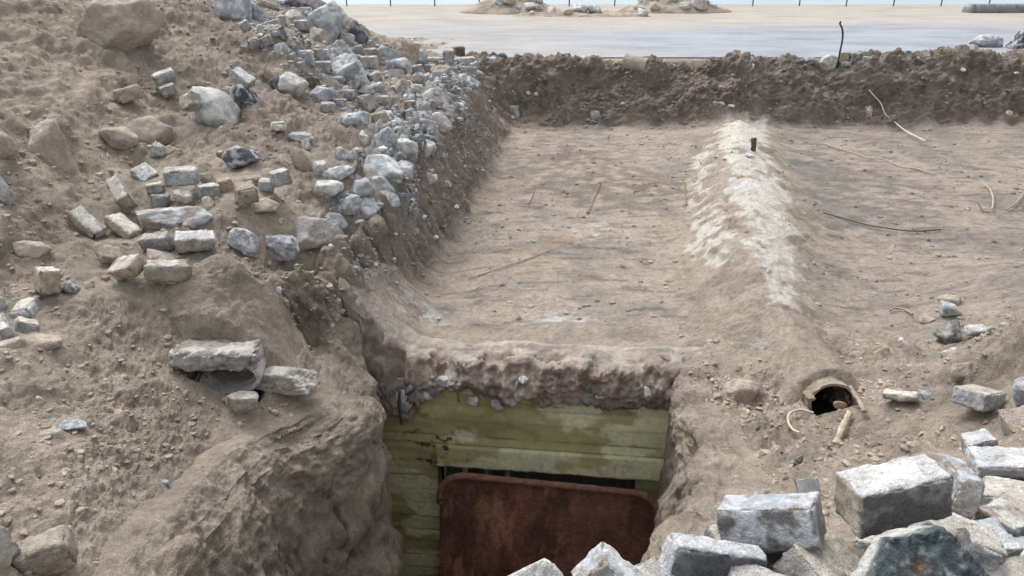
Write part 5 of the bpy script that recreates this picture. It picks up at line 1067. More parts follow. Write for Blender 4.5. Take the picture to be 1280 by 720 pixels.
def wall_piece(name, x0, x1, z0, z1, yb, yf, light=.0, seed=1, amp=.006, planks=True, parent=bk_o):
    """front-facing concrete piece in the wall's frame (x right, y away, z up), with board marks pressed into its face"""
    L, W, H = x1 - x0, yb - yf, z1 - z0
    co, fc, ids = box_grid(L, W, H, max(8, int(max(L, H) / .014)))
    loc = np.array([(x0 + x1) / 2, (yb + yf) / 2, (z0 + z1) / 2])
    w = co + loc
    d = amp * fbm(w, 9, 4, .6, seed)
    front = ids == 2
    if planks:
        bz = (w[:, 2] + .006 * fbm(w, (3, 0, 0), 2, .5, seed)) / .137
        k = np.floor(bz); fr = bz - k
        step = .009 * (np.sin(k * 12.9898 + seed) * 43758.5453 % 1 - .5)
        groove = np.exp(-((fr - .0) / .035) ** 2) + np.exp(-((fr - 1) / .035) ** 2)
        d = d + step - .011 * groove * sst(-.3, .2, fbm(w, (5, 5, 20), 2, .5, seed + 3))
    co = co.copy()
    co[:, 1] -= np.where(front, d, 0)
    co[:, 2] += np.where((ids == 4), .03 * fbm(w, 7, 3, .6, seed + 4), 0)
    a = fbm(w * np.array([1, 1, 1.8]), 1.7, 5, .5, seed * 2.7)
    colr = lerp(OLIVE, OLIVED, sst(-.1, .35, fbm(w * np.array([1, 1, 2.0]), 2.2, 4, .5, seed + 11))[:, None])
    colr = lerp(colr, LIGHTG * (1 + .25 * fbm(w, 30, 3, .6, seed)[:, None]), (sst(.06 - light, .22 - light, a) * .9)[:, None])
    colr = lerp(colr, GREYC, (sst(.34, .44, fbm(w, 6, 4, .6, seed + 30)) * .6)[:, None])
    if planks:
        colr = colr * (1 + .30 * (np.sin(k * 7.13 + seed) * 1437.31 % 1 - .5))[:, None]
        colr = lerp(colr, np.array([.10, .095, .05]), (np.exp(-((fr - .03) / .03) ** 2) * sst(-.2, .2, fbm(w, (3, 3, 9), 3, .6, seed + 77)) * .75)[:, None])
        colr = lerp(colr, np.array([.40, .40, .28]), (groove * sst(-.15, .2, fbm(w, (4, 3, 25), 3, .6, seed + 8)) * .6)[:, None])
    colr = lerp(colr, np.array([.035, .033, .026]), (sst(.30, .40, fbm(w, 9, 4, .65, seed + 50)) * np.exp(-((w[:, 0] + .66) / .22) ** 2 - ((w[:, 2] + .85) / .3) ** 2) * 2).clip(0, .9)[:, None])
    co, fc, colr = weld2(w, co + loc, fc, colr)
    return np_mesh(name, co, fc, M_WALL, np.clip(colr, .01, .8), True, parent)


ZB = -2.42
wall_piece('front_wall', -1.32, 1.40, -.765, -.20, .16, .0, .02, 2)
wall_piece('lintel', -.64, 1.13, -.955, -.768, .16, -.035, .34, 5, .005, False)
wall_piece('door_pier', -1.32, -.642, ZB, -.768, .16, .012, .12, 7)
wall_piece('door_pier', .93, 1.40, ZB, -.958, .16, .02, .0, 11)
wall_piece('door_pier', 1.133, 1.40, -.956, -.768, .16, .012, -.05, 13)
# passage behind the doorway
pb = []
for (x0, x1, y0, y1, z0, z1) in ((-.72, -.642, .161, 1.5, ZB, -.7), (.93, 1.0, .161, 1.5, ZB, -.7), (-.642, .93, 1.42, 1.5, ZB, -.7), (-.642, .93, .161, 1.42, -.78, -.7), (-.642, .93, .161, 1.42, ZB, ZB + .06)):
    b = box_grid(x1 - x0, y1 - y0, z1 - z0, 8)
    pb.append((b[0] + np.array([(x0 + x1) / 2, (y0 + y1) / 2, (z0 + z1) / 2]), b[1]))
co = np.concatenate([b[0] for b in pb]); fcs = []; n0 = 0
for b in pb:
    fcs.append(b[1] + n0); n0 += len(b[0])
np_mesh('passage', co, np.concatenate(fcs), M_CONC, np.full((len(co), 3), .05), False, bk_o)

# ragged broken edge of the roof above the wall
ns_, nt_ = 330, 74
ss = np.linspace(-1.36, 1.44, ns_)
tt = np.linspace(0, 1, nt_)
prof = np.array([(.62, -.10), (.42, -.03), (.28, .004), (.10, -.002), (.03, -.006), (-.01, -.03), (-.04, -.12), (-.06, -.22), (-.05, -.31), (-.03, -.345), (.0, -.35), (.05, -.34)])
tp = np.interp(tt, np.linspace(0, 1, len(prof)), np.arange(len(prof)))
yy = np.interp(tp, np.arange(len(prof)), prof[:, 0]); zz = np.interp(tp, np.arange(len(prof)), prof[:, 1])
sg, tg_ = np.meshgrid(ss, np.arange(nt_), indexing='ij')
E3 = np.stack([sg, yy[tg_], zz[tg_]], -1).reshape(-1, 3)
line = np.c_[E3[:, 0], 0 * E3[:, 0], 0 * E3[:, 0]]
rag = .12 * fbm(line, 2.6, 5, .62, 3.) + .05 * np.abs(fbm(line, 5, 4, .6, 26.)) + .05 * fbm(line, 9, 3, .6, 6.) + .05 * np.sin(E3[:, 0] * 2.1 + .6)
E3[:, 1] += (.26 * np.maximum(0, fbm(line, 1.5, 4, .6, 33.) + .10) + .07 * fbm(line, 6, 3, .6, 13.)) * sst(-.36, -.02, E3[:, 2]) * sst(.5, .1, E3[:, 1])
low = sst(-.05, -.34, E3[:, 2])
E3[:, 2] += low * (rag - .02 + .13 * np.exp(-((E3[:, 0] + .45) / .25) ** 2) - .16 * np.exp(-((E3[:, 0] + .85) / .13) ** 2))
fr_ = sst(.08, -.02, E3[:, 1])
cw, sw = math.cos(-WALL_A), math.sin(-WALL_A)
W3 = np.c_[WALL_O[0] + cw * E3[:, 0] - sw * E3[:, 1], WALL_O[1] + sw * E3[:, 0] + cw * E3[:, 1], E3[:, 2]]
topw = sst(-.30, -.03, E3[:, 2])
hz_ = height(W3[:, 0], W3[:, 1], False) * sst(-.40, -.02, np.tile(zz, ns_))
onroof = sst(-.05, .12, E3[:, 1]) * topw
E3[:, 2] -= .05 * sst(.05, .3, fbm(np.c_[E3[:, :2], 0 * E3[:, 0]], 4.5, 4, .6, 3.)) * sst(.28, .06, E3[:, 1]) * topw
E3[:, 2] += hz_ + onroof * (roof_relief(np.c_[W3[:, :2], hz_]) + .006)
nv = np.c_[0 * E3[:, 0], -np.clip(fr_, .1, 1), .10 * (1 - low)] * (1 - .85 * onroof)[:, None]
dsp = .06 * fbm(E3, 2.5, 5, .62, 8.) + .035 * ridged(E3, 6, 4, 2.) + .022 * ridged(E3, 17, 3, 5.)
E3 = E3 + nv * (dsp * (.35 + .65 * fr_))[:, None]
a1 = fbm(E3, 3, 4, .6, 15.)
ec = lerp(np.array([.30, .25, .21]), np.array([.17, .135, .112]), sst(-.2, .3, fbm(E3, 6, 4, .6, 1.))[:, None])
ec = lerp(ec, np.array([.50, .49, .47]), (sst(.12, .34, a1) * low * .9)[:, None])
ec = lerp(ec, np.array([.25, .27, .30]), (sst(.15, .38, fbm(E3, 4, 4, .6, 42.)) * low * .9)[:, None])
topm = (topw * sst(-.035, -.008, E3[:, 2] - hz_))[:, None]
ec = lerp(ec, roof_colour(np.c_[W3[:, :2], 0 * W3[:, 0]]), topm)
np_mesh('roof_edge', E3, quads(ns_, nt_)[:, ::-1], M_CONC, np.clip(ec, .01, .8), True, bk_o)
for k, (sx, sz, w, ck) in enumerate([(-.88, -.40, .22, 'blue'), (-.80, -.28, .15, 'dark'), (-.98, -.32, .12, 'darks'), (-.33, -.36, .13, 'white'), (-.55, -.20, .10, 'pale'), (.05, -.16, .11, 'bluew'), (.30, -.34, .10, 'pale'), (.62, -.25, .09, 'tan'), (.95, -.2, .13, 'tan'), (-.15, -.38, .16, 'pale'), (-.68, -.34, .1, 'white')]):
    w *= .75
    g = rock('concrete_lump', w, .08, w * 1.15, 60 + k, STONES[ck], 3, 12, .07, parent=bk_o)
    g.location = (sx, -.045, sz + .03)
    g.rotation_euler = (k, k * .3, k * 2)
tube('rebar', [(-.86, -.16, -.20), (-.87, -.17, -.36), (-.86, -.16, -.50)], .011, (.05, .05, .055), parent=bk_o)
tube('rebar', [(-.43, -.14, -.16), (-.42, -.15, -.28)], .010, (.15, .12, .1), parent=bk_o)

# rusty steel hatch leaning in front of the doorway
def rrect(w, h, r, n=10):
    pts = []
    for cx, cz, a in ((w / 2 - r, h / 2 - r, 0), (-w / 2 + r, h / 2 - r, 90), (-w / 2 + r, -h / 2 + r, 180), (w / 2 - r, -h / 2 + r, 270)):
        for k in range(n + 1):
            t = math.radians(a + 90 * k / n)
            pts.append((cx + r * math.cos(t), cz + r * math.sin(t)))
    return np.array(pts)


hat = empty('steel_hatch', (0, 0, 0), 'rusty brown steel hatch with rounded corners leaning before the green doorway', 'hatch')
HWd, HHt = 1.70, 1.50
out = rrect(HWd, HHt, .20)
_o = np.r_[out, out[:1]]
_l = np.r_[0, np.cumsum(np.linalg.norm(np.diff(_o, axis=0), axis=1))]
_q = np.linspace(0, _l[-1], 301)[:-1]
out = np.c_[np.interp(_q, _l, _o[:, 0]), np.interp(_q, _l, _o[:, 1])]
cen = np.linspace(0, 1, 70)
rings_ = np.array([out * k for k in cen[1:]])                 # concentric, from the middle outwards
V = [np.zeros((1, 2))] + [x for x in rings_]
V2 = np.concatenate(V)
V3 = np.c_[V2[:, 0], 0 * V2[:, 0], V2[:, 1]]
V3[:, 1] = .014 * fbm(V3, 1.6, 3, .5, 2.) + .004 * fbm(V3, 9, 3, .6, 5.)
m = len(out)
F_ = []
for i in range(len(rings_) - 1):
    for j in range(m):
        F_.append((1 + i * m + j, 1 + i * m + (j + 1) % m, 1 + (i + 1) * m + (j + 1) % m, 1 + (i + 1) * m + j))
for j in range(m):
    F_.append((0, 0 + 1 + j, 1 + (j + 1) % m, 1 + (j + 1) % m))


def rust(v, seed=0.):
    a = fbm(v * np.array([1, 1, .45]), 2.6, 5, .62, seed)
    cc = lerp(np.array([.20, .095, .072]), np.array([.105, .054, .045]), sst(-.2, .3, a)[:, None])
    st_ = fbm(v * np.array([1, 1, .28]), 6, 5, .66, seed + 5)
    cc = lerp(cc, np.array([.36, .20, .13]), (sst(.0, .5, st_) * .8 * sst(.55, -.2, v[:, 0]))[:, None])
    return cc


def pydata(name, V, F_, mat, col, parent=None):
    me = bpy.data.meshes.new(name)
    me.from_pydata([tuple(map(float, x)) for x in V], [], [tuple(dict.fromkeys(int(k) for k in f)) for f in F_])
    at = me.attributes.new('col', 'FLOAT_COLOR', 'POINT')
    cc = np.ones((len(V), 4), np.float32); cc[:, :3] = col
    at.data.foreach_set('color', cc.ravel())
    me.polygons.foreach_set('use_smooth', np.ones(len(me.polygons), bool))
    me.materials.append(mat)
    o = bpy.data.objects.new(name, me)
    COL.objects.link(o)
    if parent:
        o.parent = parent
    return o


pn = pydata('panel', V3, F_, M_RUST, rust(V3), hat)
md = pn.modifiers.new('thickness', 'SOLIDIFY'); md.thickness = .012; md.offset = 1
rim_pts = np.c_[out[:, 0], 0 * out[:, 0] - .018, out[:, 1]]
rim = tube('rim', np.r_[rim_pts[::3], rim_pts[:4:3]], .026, (.21, .115, .085), M_RUST, hat, 10, jit=.25)
hat.location = bk_o.matrix_world @ Vector((0, 0, 0))
ca, sa = math.cos(-WALL_A), math.sin(-WALL_A)
lx, ly, lz = .235, -.17, -1.725
hat.location = (WALL_O[0] + ca * lx - sa * ly, WALL_O[1] + sa * lx + ca * ly, lz)
hat.rotation_euler = (math.radians(-4), math.radians(1.9), -WALL_A)

# ---------------------------------------------------------------- hand placed blocks
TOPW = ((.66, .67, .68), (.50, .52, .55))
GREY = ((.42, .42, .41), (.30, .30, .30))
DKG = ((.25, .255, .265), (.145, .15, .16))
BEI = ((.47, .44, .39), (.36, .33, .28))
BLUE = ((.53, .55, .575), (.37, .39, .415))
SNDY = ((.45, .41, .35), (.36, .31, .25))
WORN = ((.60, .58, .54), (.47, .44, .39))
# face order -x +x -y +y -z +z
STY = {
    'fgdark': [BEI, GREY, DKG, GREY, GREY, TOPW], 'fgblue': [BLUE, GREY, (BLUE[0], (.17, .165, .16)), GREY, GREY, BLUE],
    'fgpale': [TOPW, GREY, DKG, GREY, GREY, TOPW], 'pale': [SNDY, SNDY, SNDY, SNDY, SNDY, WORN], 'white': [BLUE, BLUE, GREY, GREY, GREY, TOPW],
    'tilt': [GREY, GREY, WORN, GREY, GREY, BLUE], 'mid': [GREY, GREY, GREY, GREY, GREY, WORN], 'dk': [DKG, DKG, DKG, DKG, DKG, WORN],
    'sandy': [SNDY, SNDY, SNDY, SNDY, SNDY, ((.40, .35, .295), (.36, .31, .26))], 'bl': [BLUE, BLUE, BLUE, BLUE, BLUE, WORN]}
GF = 'paving blocks piled in the near right corner'
GS = 'paving blocks lying on the left sand shelf'
GR = 'row of weathered paving blocks at the back of the left shelf'
GN = 'small group of paving blocks on the near left sand'
GU = 'paving blocks stuck in the left sand slope'
GT = 'paving blocks on the right trench floor'
BINFO = {
    'big': ('fgdark', 'biggest pale-topped block with a dark front, on top of the near right pile', GF, 0),
    'lf': ('fgblue', 'bluish block half stained dark, standing over the pit left of the biggest block', GF, 0),
    'bl': ('fgpale', 'white-topped block at the bottom edge, right of the rusty hatch', GF, 0),
    'rt10': ('tilt', 'pale block tilted on its corner just right of the biggest block', GF, 1),
    'r12': ('white', 'flat white block cut by the right edge, above the sand-topped block', GF, 0),
    'r11': ('white', 'pale block peeping out behind the flat white block at the right edge', GF, 0),
    'r13': ('mid', 'grey block with sandy crumbs on its top at the right edge', GF, 0),
    'r14': ('white', 'small white-topped block at the right edge in front of the sandy-topped block', GF, 0),
    'r15': ('fgpale', 'long pale block at the right edge beside the dark teal slab', GF, 0),
    'r16': ('sandy', 'dusty grey block at the right edge nearest to the sand mound', GF, 0),
    'r17': ('bl', 'grey-blue block alone on sand above the near right pile', GF, 0),
    'r20': ('mid', 'square grey cube standing on the right trench floor', GT, 0),
    'r19': ('mid', 'thin flat pale block lying in the sand right of the clay pipe', GT, 0),
    'b9': ('mid', 'grey block tilted down in the gap below the bluish stained block', GF, 0),
    'b5': ('white', 'white block corner at the bottom edge left of the dark teal slab', GF, 1),
    'b4': ('white', 'small white block cut by the bottom edge before the white-topped block', GF, 0),
    'u1': ('mid', 'pale grey block lying under the biggest block of the near pile', GF, 0),
    'l1': ('pale', 'smooth beige block tipping steeply towards the viewer on the left shelf', GS, 0),
    'l2': ('pale', 'leftmost long pale block of the shelf, with a broken blue lower end', GS, 1),
    'l3': ('pale', 'long pale block lying between the leftmost block and the round-fronted one', GS, 0),
    'l4': ('mid', 'grey block with a rounded broken front in the middle of the shelf', GS, 1),
    'l5': ('white', 'white-topped block at the right end of the shelf blocks', GS, 0),
    'l6': ('sandy', 'sandy block half sunk below the leftmost long pale block', GS, 0),
    'l7': ('pale', 'pale wedge-shaped block leaning against the lowest block of the shelf', GS, 1),
    'l8': ('pale', 'lowest block of the shelf, lying level at the front of the group', GS, 0),
    'l9': ('pale', 'single grey block standing upright on the left sand', GN, 0),
    'l10': ('bl', 'grey block with white scratches, upper one of the small left group', GN, 0),
    'l11': ('mid', 'grey block at the lower right of the small left group', GN, 0),
    'l12': ('mid', 'grey block cut by the left picture edge in the small left group', GN, 0),
    't1': ('white', 'white-topped square block at the left end of the weathered row', GR, 0),
    't2': ('bl', 'long blue-white block lying on top of the weathered row', GR, 0),
    't3': ('bl', 'small bluish block under the left end of the long top block', GR, 0),
    't4': ('mid', 'lowest grey block at the left of the weathered row', GR, 1),
    't5': ('mid', 'grey block carrying the brown round stone in the weathered row', GR, 0),
    't6': ('sandy', 'dark sandy block between the stone carrier and the jutting cube', GR, 0),
    't7': ('sandy', 'sandy cube jutting forward from the middle of the weathered row', GR, 0),
    't8': ('sandy', 'flat sandy block behind the jutting cube', GR, 0),
    't9': ('bl', 'bluish cube right of the jutting cube', GR, 0),
    't10': ('bl', 'grey-blue rounded block at the right end of the weathered row', GR, 1),
    'm1': ('dk', 'dark-faced block sunk in sand above the steeply tipping beige block', GU, 0),
    'tilt1': ('white', 'pale flat block lying alone on the brown earth slope', GU, 0),
    'ub1': ('mid', 'grey block below the huge sand-coloured boulder', GU, 0),
    'ub2': ('mid', 'grey cube directly below the block under the huge boulder', GU, 0),
    'ub3': ('sandy', 'tan block with a grey end, left of the two stacked slope blocks', GU, 0),
    'ub4': ('mid', 'smooth grey block leaning left of the large white slanting boulder', GU, 0),
    'lowl': ('sandy', 'sand-crusted block half buried low on the near left sand', GU, 0),
}
SHIFT = {'b5': ((.645, 1.50, 1.185), (.30, .20, -.30), (.19, .14, .12)), 'b4': ((.445, 1.43, 1.235), (.25, .05, -.20), (.14, .11, .10))}
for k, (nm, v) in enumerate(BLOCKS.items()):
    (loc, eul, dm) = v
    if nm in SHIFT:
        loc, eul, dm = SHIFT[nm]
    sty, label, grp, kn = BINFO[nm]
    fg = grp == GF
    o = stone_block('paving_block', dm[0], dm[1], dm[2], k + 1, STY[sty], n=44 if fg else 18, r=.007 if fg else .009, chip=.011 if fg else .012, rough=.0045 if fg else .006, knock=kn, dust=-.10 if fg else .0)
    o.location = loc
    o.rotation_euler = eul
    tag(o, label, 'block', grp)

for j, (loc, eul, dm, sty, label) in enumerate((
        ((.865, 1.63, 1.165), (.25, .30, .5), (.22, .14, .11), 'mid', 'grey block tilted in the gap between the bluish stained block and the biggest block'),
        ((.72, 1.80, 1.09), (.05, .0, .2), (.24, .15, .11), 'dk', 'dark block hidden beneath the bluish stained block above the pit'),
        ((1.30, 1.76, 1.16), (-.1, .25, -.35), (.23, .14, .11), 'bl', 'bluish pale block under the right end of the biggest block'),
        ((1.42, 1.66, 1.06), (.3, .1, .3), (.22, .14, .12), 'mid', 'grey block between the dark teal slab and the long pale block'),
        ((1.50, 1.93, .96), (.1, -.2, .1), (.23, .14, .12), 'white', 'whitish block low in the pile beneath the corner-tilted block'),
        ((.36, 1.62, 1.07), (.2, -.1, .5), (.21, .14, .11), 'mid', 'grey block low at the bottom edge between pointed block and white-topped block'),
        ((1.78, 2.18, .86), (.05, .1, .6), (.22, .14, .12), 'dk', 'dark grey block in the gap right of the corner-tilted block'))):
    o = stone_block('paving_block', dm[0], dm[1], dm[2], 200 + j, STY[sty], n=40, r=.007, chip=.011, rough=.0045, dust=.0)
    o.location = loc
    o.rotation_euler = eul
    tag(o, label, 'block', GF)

# broken whites and the teal slab at the bottom edge
o = rock('broken_block', .20, .16, .16, 301, STONES['white'], 5, 9, .03, hi=.02)
o.location = (.045, 1.55, 1.185); o.rotation_euler = (.2, .1, .4)
tag(o, 'broken white stone peaking up in front of the rusty hatch at the bottom edge', 'broken block', GF)
o = stone_block('broken_block', .18, .14, .14, 77, STY['white'], n=40, r=.01, chip=.012, rough=.004, knock=2)
o.location = (.265, 1.57, 1.165); o.rotation_euler = (math.radians(-20), math.radians(38), math.radians(-18))
tag(o, 'pointed grey-white broken block at the bottom edge, right of the white peak', 'broken block', GF)

# dark teal slab: a split stone face with a jagged outline
tl = 1.05 * np.array([1.12, .95]) * np.array([(-.150, -.09), (-.05, .055), (.068, .075), (.100, .035), (.150, -.045), (.205, -.12), (.08, -.20), (-.12, -.20)])
bm = bmesh.new()
vf = [bm.verts.new((x, .0, z)) for x, z in tl]
f = bm.faces.new(vf)
ex = bmesh.ops.extrude_face_region(bm, geom=[f])
for vv in [g for g in ex['geom'] if isinstance(g, bmesh.types.BMVert)]:
    vv.co.y += .10
    vv.co.x *= .96
bmesh.ops.recalc_face_normals(bm, faces=bm.faces)
bmesh.ops.triangulate(bm, faces=bm.faces)
for _ in range(5):
    bmesh.ops.subdivide_edges(bm, edges=bm.edges, cuts=1, use_grid_fill=True)
V = np.array([v.co[:] for v in bm.verts]); F_ = [[v.index for v in f.verts] for f in bm.faces]
bm.verts.index_update()
F_ = [[v.index for v in f.verts] for f in bm.faces]
bm.free()
V = V + .012 * np.c_[fbm(V, 14, 3, .6, 1.), fbm(V, 14, 3, .6, 4.), fbm(V, 14, 3, .6, 8.)] + np.c_[0 * V[:, 0], .014 * ridged(V, 16, 3), 0 * V[:, 0]]
tc_ = lerp(np.array([.125, .158, .168]), np.array([.065, .085, .093]), sst(-.2, .3, fbm(V, 16, 4, .6))[:, None])
tc_ = lerp(tc_, np.array([.42, .44, .43]), (sst(.28, .42, fbm(V, 24, 4, .65, 3.)) * .6)[:, None])
tc_ = lerp(tc_, np.array([.28, .17, .1]), (np.exp(-((V[:, 0] - .0) ** 2 + (V[:, 2] + .01) ** 2) / .018 ** 2) * .8)[:, None])
tc_ = lerp(tc_, np.array([.55, .55, .53]), sst(.03, .06, V[:, 1])[:, None])
o = pydata('stone_slab', V, F_, M_STONE, tc_)
o.location = (0.971, 1.400, 1.410); o.rotation_euler = (math.radians(-38), 0, math.radians(6))
tag(o, 'dark teal broken stone slab with a rust spot at the bottom edge', 'slab')

# ---------------------------------------------------------------- stones placed one by one
for k, (sh, x, y, z, w, d, h, ck, name, cat, label, grp, yaw, roll) in enumerate(ROCKS):
    cs = STONES[ck]
    if sh == 'r':
        lv = 5 if w > .42 else 4
        soft = ck in ('sand',)
        big = 1.3 if name == 'concrete_piece' else 1.0
        o = rock(name, w * 1.16 * big, d * 1.1 * big, h * 1.2, k + 11, cs, lv, 12 if not soft else 22, .055, mat=M_CONC if soft else None)
        o.rotation_euler = (0, 0, 0)
    elif sh in 'ku':
        top = cs if ck not in ('greyd', 'grey') else ((.52, .52, .51), (.42, .42, .42))
        cols = [cs] * 5 + [top]
        if sh == 'k':
            yw = math.radians(yaw or 0)
            sc = 1 / (abs(math.cos(yw)) + .62 * abs(math.sin(yw)))
            o = stone_block(name, w * sc, d * sc, h * (1 - .2 * abs(math.sin(math.radians(roll)))), k + 100, cols, n=14, r=.018, chip=.012, rough=.006)
            o.rotation_euler = (math.radians(8 if roll else 2), math.radians(-roll), yw)
        else:
            o = stone_block(name, w, d, h * 1.1, k + 100, cols, n=20, r=.02, chip=.012, rough=.006)
            o.rotation_euler = (0, math.radians(2), math.radians(yaw))
    else:
        o = rock(name, w, d, max(h, .03), k + 11, cs, 4, 10, .05)
        o.rotation_euler = (math.radians(12), math.radians((k * 37) % 30 - 6) if yaw is None else 0, math.radians(yaw if yaw is not None else (k * 53) % 40 - 20))
    o.location = (x, y, z)
    tag(o, label, cat, grp)

# the broken cylinder standing in the heap
e = empty('broken_pipe_stub', (-1.51, 10.2, 1.10), 'grey broken cylinder stone standing among rubble in the middle of the heap', 'pipe stub')
rg = ring('pipe_wall', .07, .105, .30, (.42, .42, .42), parent=e, wob=.02, mat=M_STONE)
rg.rotation_euler = (math.radians(72), 0, math.radians(8))

# long cracked concrete piece on the shelf, in two halves, and the split chunk before it
def at_(pt, dz=0, dy=0):
    return (pt[0], pt[1] + dy, pt[2] + dz)


CC = ((.42, .40, .375), (.30, .275, .25))
o = rock('concrete_kerb', .62, .34, .30, 402, CC, 5, 16, .05, mat=M_CONC)
o.location = at_(LONGSLAB[2], .02, .08); o.rotation_euler = (0, 0, .12)
tag(o, 'rounded right half of the long cracked concrete piece below the block row', 'concrete')
o = rock('concrete_kerb', .62, .26, .24, 405, (STONES['blue'][0], CC[1]), 5, 14, .045, mat=M_CONC)
o.location = at_(LONGSLAB[0], .03, .16); o.rotation_euler = (0, 0, -.03)
tag(o, 'left half of the long cracked concrete piece behind the shelf blocks', 'concrete')
for j, (pt, w, dx) in enumerate(((CHUNK[0], .20, 0), (CHUNK[1], .30, 0))):
    o = rock('concrete_chunk', w, .20, .20, 410 + j, STONES['bluew'], 5, 13, .06)
    o.location = at_(pt, .04); o.rotation_euler = (.3, .25 * j, .2)
    tag(o, ['small left piece of the split whitish chunk at the bank corner', 'large right piece of the split whitish chunk at the bank corner'][j], 'concrete')

# broken concrete duct showing its hollow in the sand apron
dx, dy_, dz_ = DUCT_M
e = empty('concrete_duct', (dx, dy_, dz_ + .03), 'broken grey concrete duct with an oval hollow in the sand left of the pit', 'duct', rz=.12)
sl = stone_block('duct_slab', .50, .34, .13, 21, [CC] * 6, n=50, r=.03, chip=.035, rough=.018, mat=M_CONC, parent=e, edge=(.5, .47, .43), knock=1)
sl.location = (-.02, .13, .10); sl.rotation_euler = (math.radians(-8), math.radians(4), 0)
rg = ring('duct_wall', .115, .135, .40, (.40, .385, .365), a0=math.radians(-175), a1=math.radians(60), n=40, parent=e, wob=.012, seed=6, mat=M_CONC)
rg.location = (.05, -.02, .0); rg.scale = (1.45, 1, .85)
o = rock('concrete_chunk', .20, .14, .14, 431, CC, 4, 11, .06, mat=M_CONC)
o.location = at_(CHUNKLOW[0], .05); tag(o, 'grey concrete lump below the mouth of the broken duct', 'concrete')
o = rock('concrete_chunk', .42, .26, .20, 433, CC, 5, 13, .06, mat=M_CONC)
o.location = at_(CHUNKLOW[1], .02); tag(o, 'low grey concrete lump right of the broken duct', 'concrete')

# clay pipe broken open in the sand, right of the pit
px_, py_, pz_ = PIPE_C[0]
TERRA = (.31, .25, .195)
px_, py_, pz_ = PIPE_M
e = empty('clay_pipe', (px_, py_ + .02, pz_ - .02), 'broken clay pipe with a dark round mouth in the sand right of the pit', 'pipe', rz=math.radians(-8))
rg = ring('pipe_wall', .132, .149, .85, TERRA, parent=e, wob=.010, seed=4, inner=(.045, .034, .027))        # inner wall coloured near-black: painted shade that darkens the pipe mouth
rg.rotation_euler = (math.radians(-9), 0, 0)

def sand_cover(mx, my, y0, y1, ww, hh, seed, clear=0):
    n_, m_ = 110, 110
    yy_, xx_ = np.meshgrid(np.linspace(y0, y1, n_), np.linspace(-1.7 * ww, 1.7 * ww, m_), indexing='ij')
    gxx, gyy = mx + xx_, my + yy_
    t_ = (yy_ - y0) / (y1 - y0)
    hmask = np.exp(-(np.abs(xx_) / ww) ** 3) * sst(0, .10, t_) * sst(1, .45, t_)
    z = height(gxx, gyy, False) - .09 + (hh + .09) * hmask
    if clear:
        z = np.maximum(z, np.where(np.abs(xx_) < clear, PIPE_M[2] - .025 + np.sqrt(np.maximum(clear ** 2 - xx_ ** 2, 0)) - .1 * yy_, -9))
    co = np.stack([gxx, gyy, z], -1).reshape(-1, 3)
    hm = hmask.ravel()
    dd = (.04 * fbm(co, 5, 4, .6, seed) - .022 * ridged(co, 11, 4, seed) - .01 * ridged(co, 28, 3, seed)) * hm
    co[:, 2] += np.maximum(dd, 0) if clear else dd
    co[:, 1] += (.05 * fbm(co, 6, 4, .6, seed + 4)) * sst(.25, 0, t_.ravel())
    cl = lerp(SAND, SANDD, sst(-.15, .55, fbm(co, 4, 4, .6, seed))[:, None]) * (1 + .22 * fbm(co, 14, 3, .6, seed))[:, None]
    kind(np_mesh('sand_bank', co, quads(n_, m_), M_SAND, cl), 'structure')


sand_cover(PIPE_M[0], PIPE_M[1], .05, 1.45, .24, .14, 3., .152)
sand_cover(DUCT_M[0], DUCT_M[1], .17, .95, .36, .19, 9.)


def shard(name, pts, w, th, label, cat='shard', col=TERRA, seed=1):
    """a bent strip of broken pipe following pts"""
    pts = np.array(pts, float)
    t = np.linspace(0, 1, 16)
    c_ = np.stack([np.interp(t, np.linspace(0, 1, len(pts)), pts[:, i]) for i in range(3)], 1)
    tg = np.gradient(c_, axis=0); tg /= np.linalg.norm(tg, axis=1)[:, None]
    sd = np.cross(tg, np.array([0, -.5, .85])); sd /= np.linalg.norm(sd, axis=1)[:, None]
    up_ = np.cross(sd, tg)
    V = []
    for i in range(16):
        ww = w * (.85 + .12 * math.sin(i * .9 + seed) + .1 * math.sin(i * 2.3 + seed * 2))
        for a_, b_ in ((-1, 0), (-.4, .25), (.4, .25), (1, 0), (1, -1), (-1, -1)):
            V.append(c_[i] + sd[i] * a_ * ww / 2 + up_[i] * b_ * th)
    V = np.array(V); V += .006 * np.c_[fbm(V, 25, 3, .6, seed), fbm(V, 25, 3, .6, seed + 4), fbm(V, 25, 3, .6, seed + 7)]
    F_ = list(quads(16, 6, 0, True)) + [tuple(range(6)), tuple(range(95, 89, -1))]
    o = pydata(name, V, F_, M_CONC, np.clip(np.array(col)[None] * (1 + .4 * fbm(V, 12, 3, .6, seed))[:, None], .02, .8))
    return tag(o, label, cat, 'broken pieces of the clay pipe')


shard('pipe_shard', SHARD_A, .042, .016, 'long tan clay shard lying in front of the pipe mouth', col=(.43, .355, .28))
shard('pipe_shard', SHARD_B, .035, .018, 'tan clay shard standing at the right side of the pipe mouth', seed=3)
shard('pipe_shard', SHARD_C, .06, .018, 'tan clay shard at the left side of the pipe mouth', seed=5)
o = rock('pipe_shard', .09, .03, .06, 441, ((.44, .34, .25), (.36, .27, .2)), 3, 8)
o.location = at_(SHARD_F[0], .03, -.06); tag(o, 'small pointed clay bit inside the pipe mouth', 'shard', 'broken pieces of the clay pipe')
rg = ring('tile_shard', .16, .18, .10, (.42, .43, .44), a0=math.radians(50), a1=math.radians(112), wob=.01, seed=8, n=18)
rg.location = (1.32, 2.98, .30); rg.rotation_euler = (math.radians(52), math.radians(14), math.radians(24))
tag(rg, 'grey curved tile shard standing in the sand behind the biggest block', 'shard')
rg = rock('tile_shard', .05, .02, .07, 445, STONES['greyd'], 3, 8)
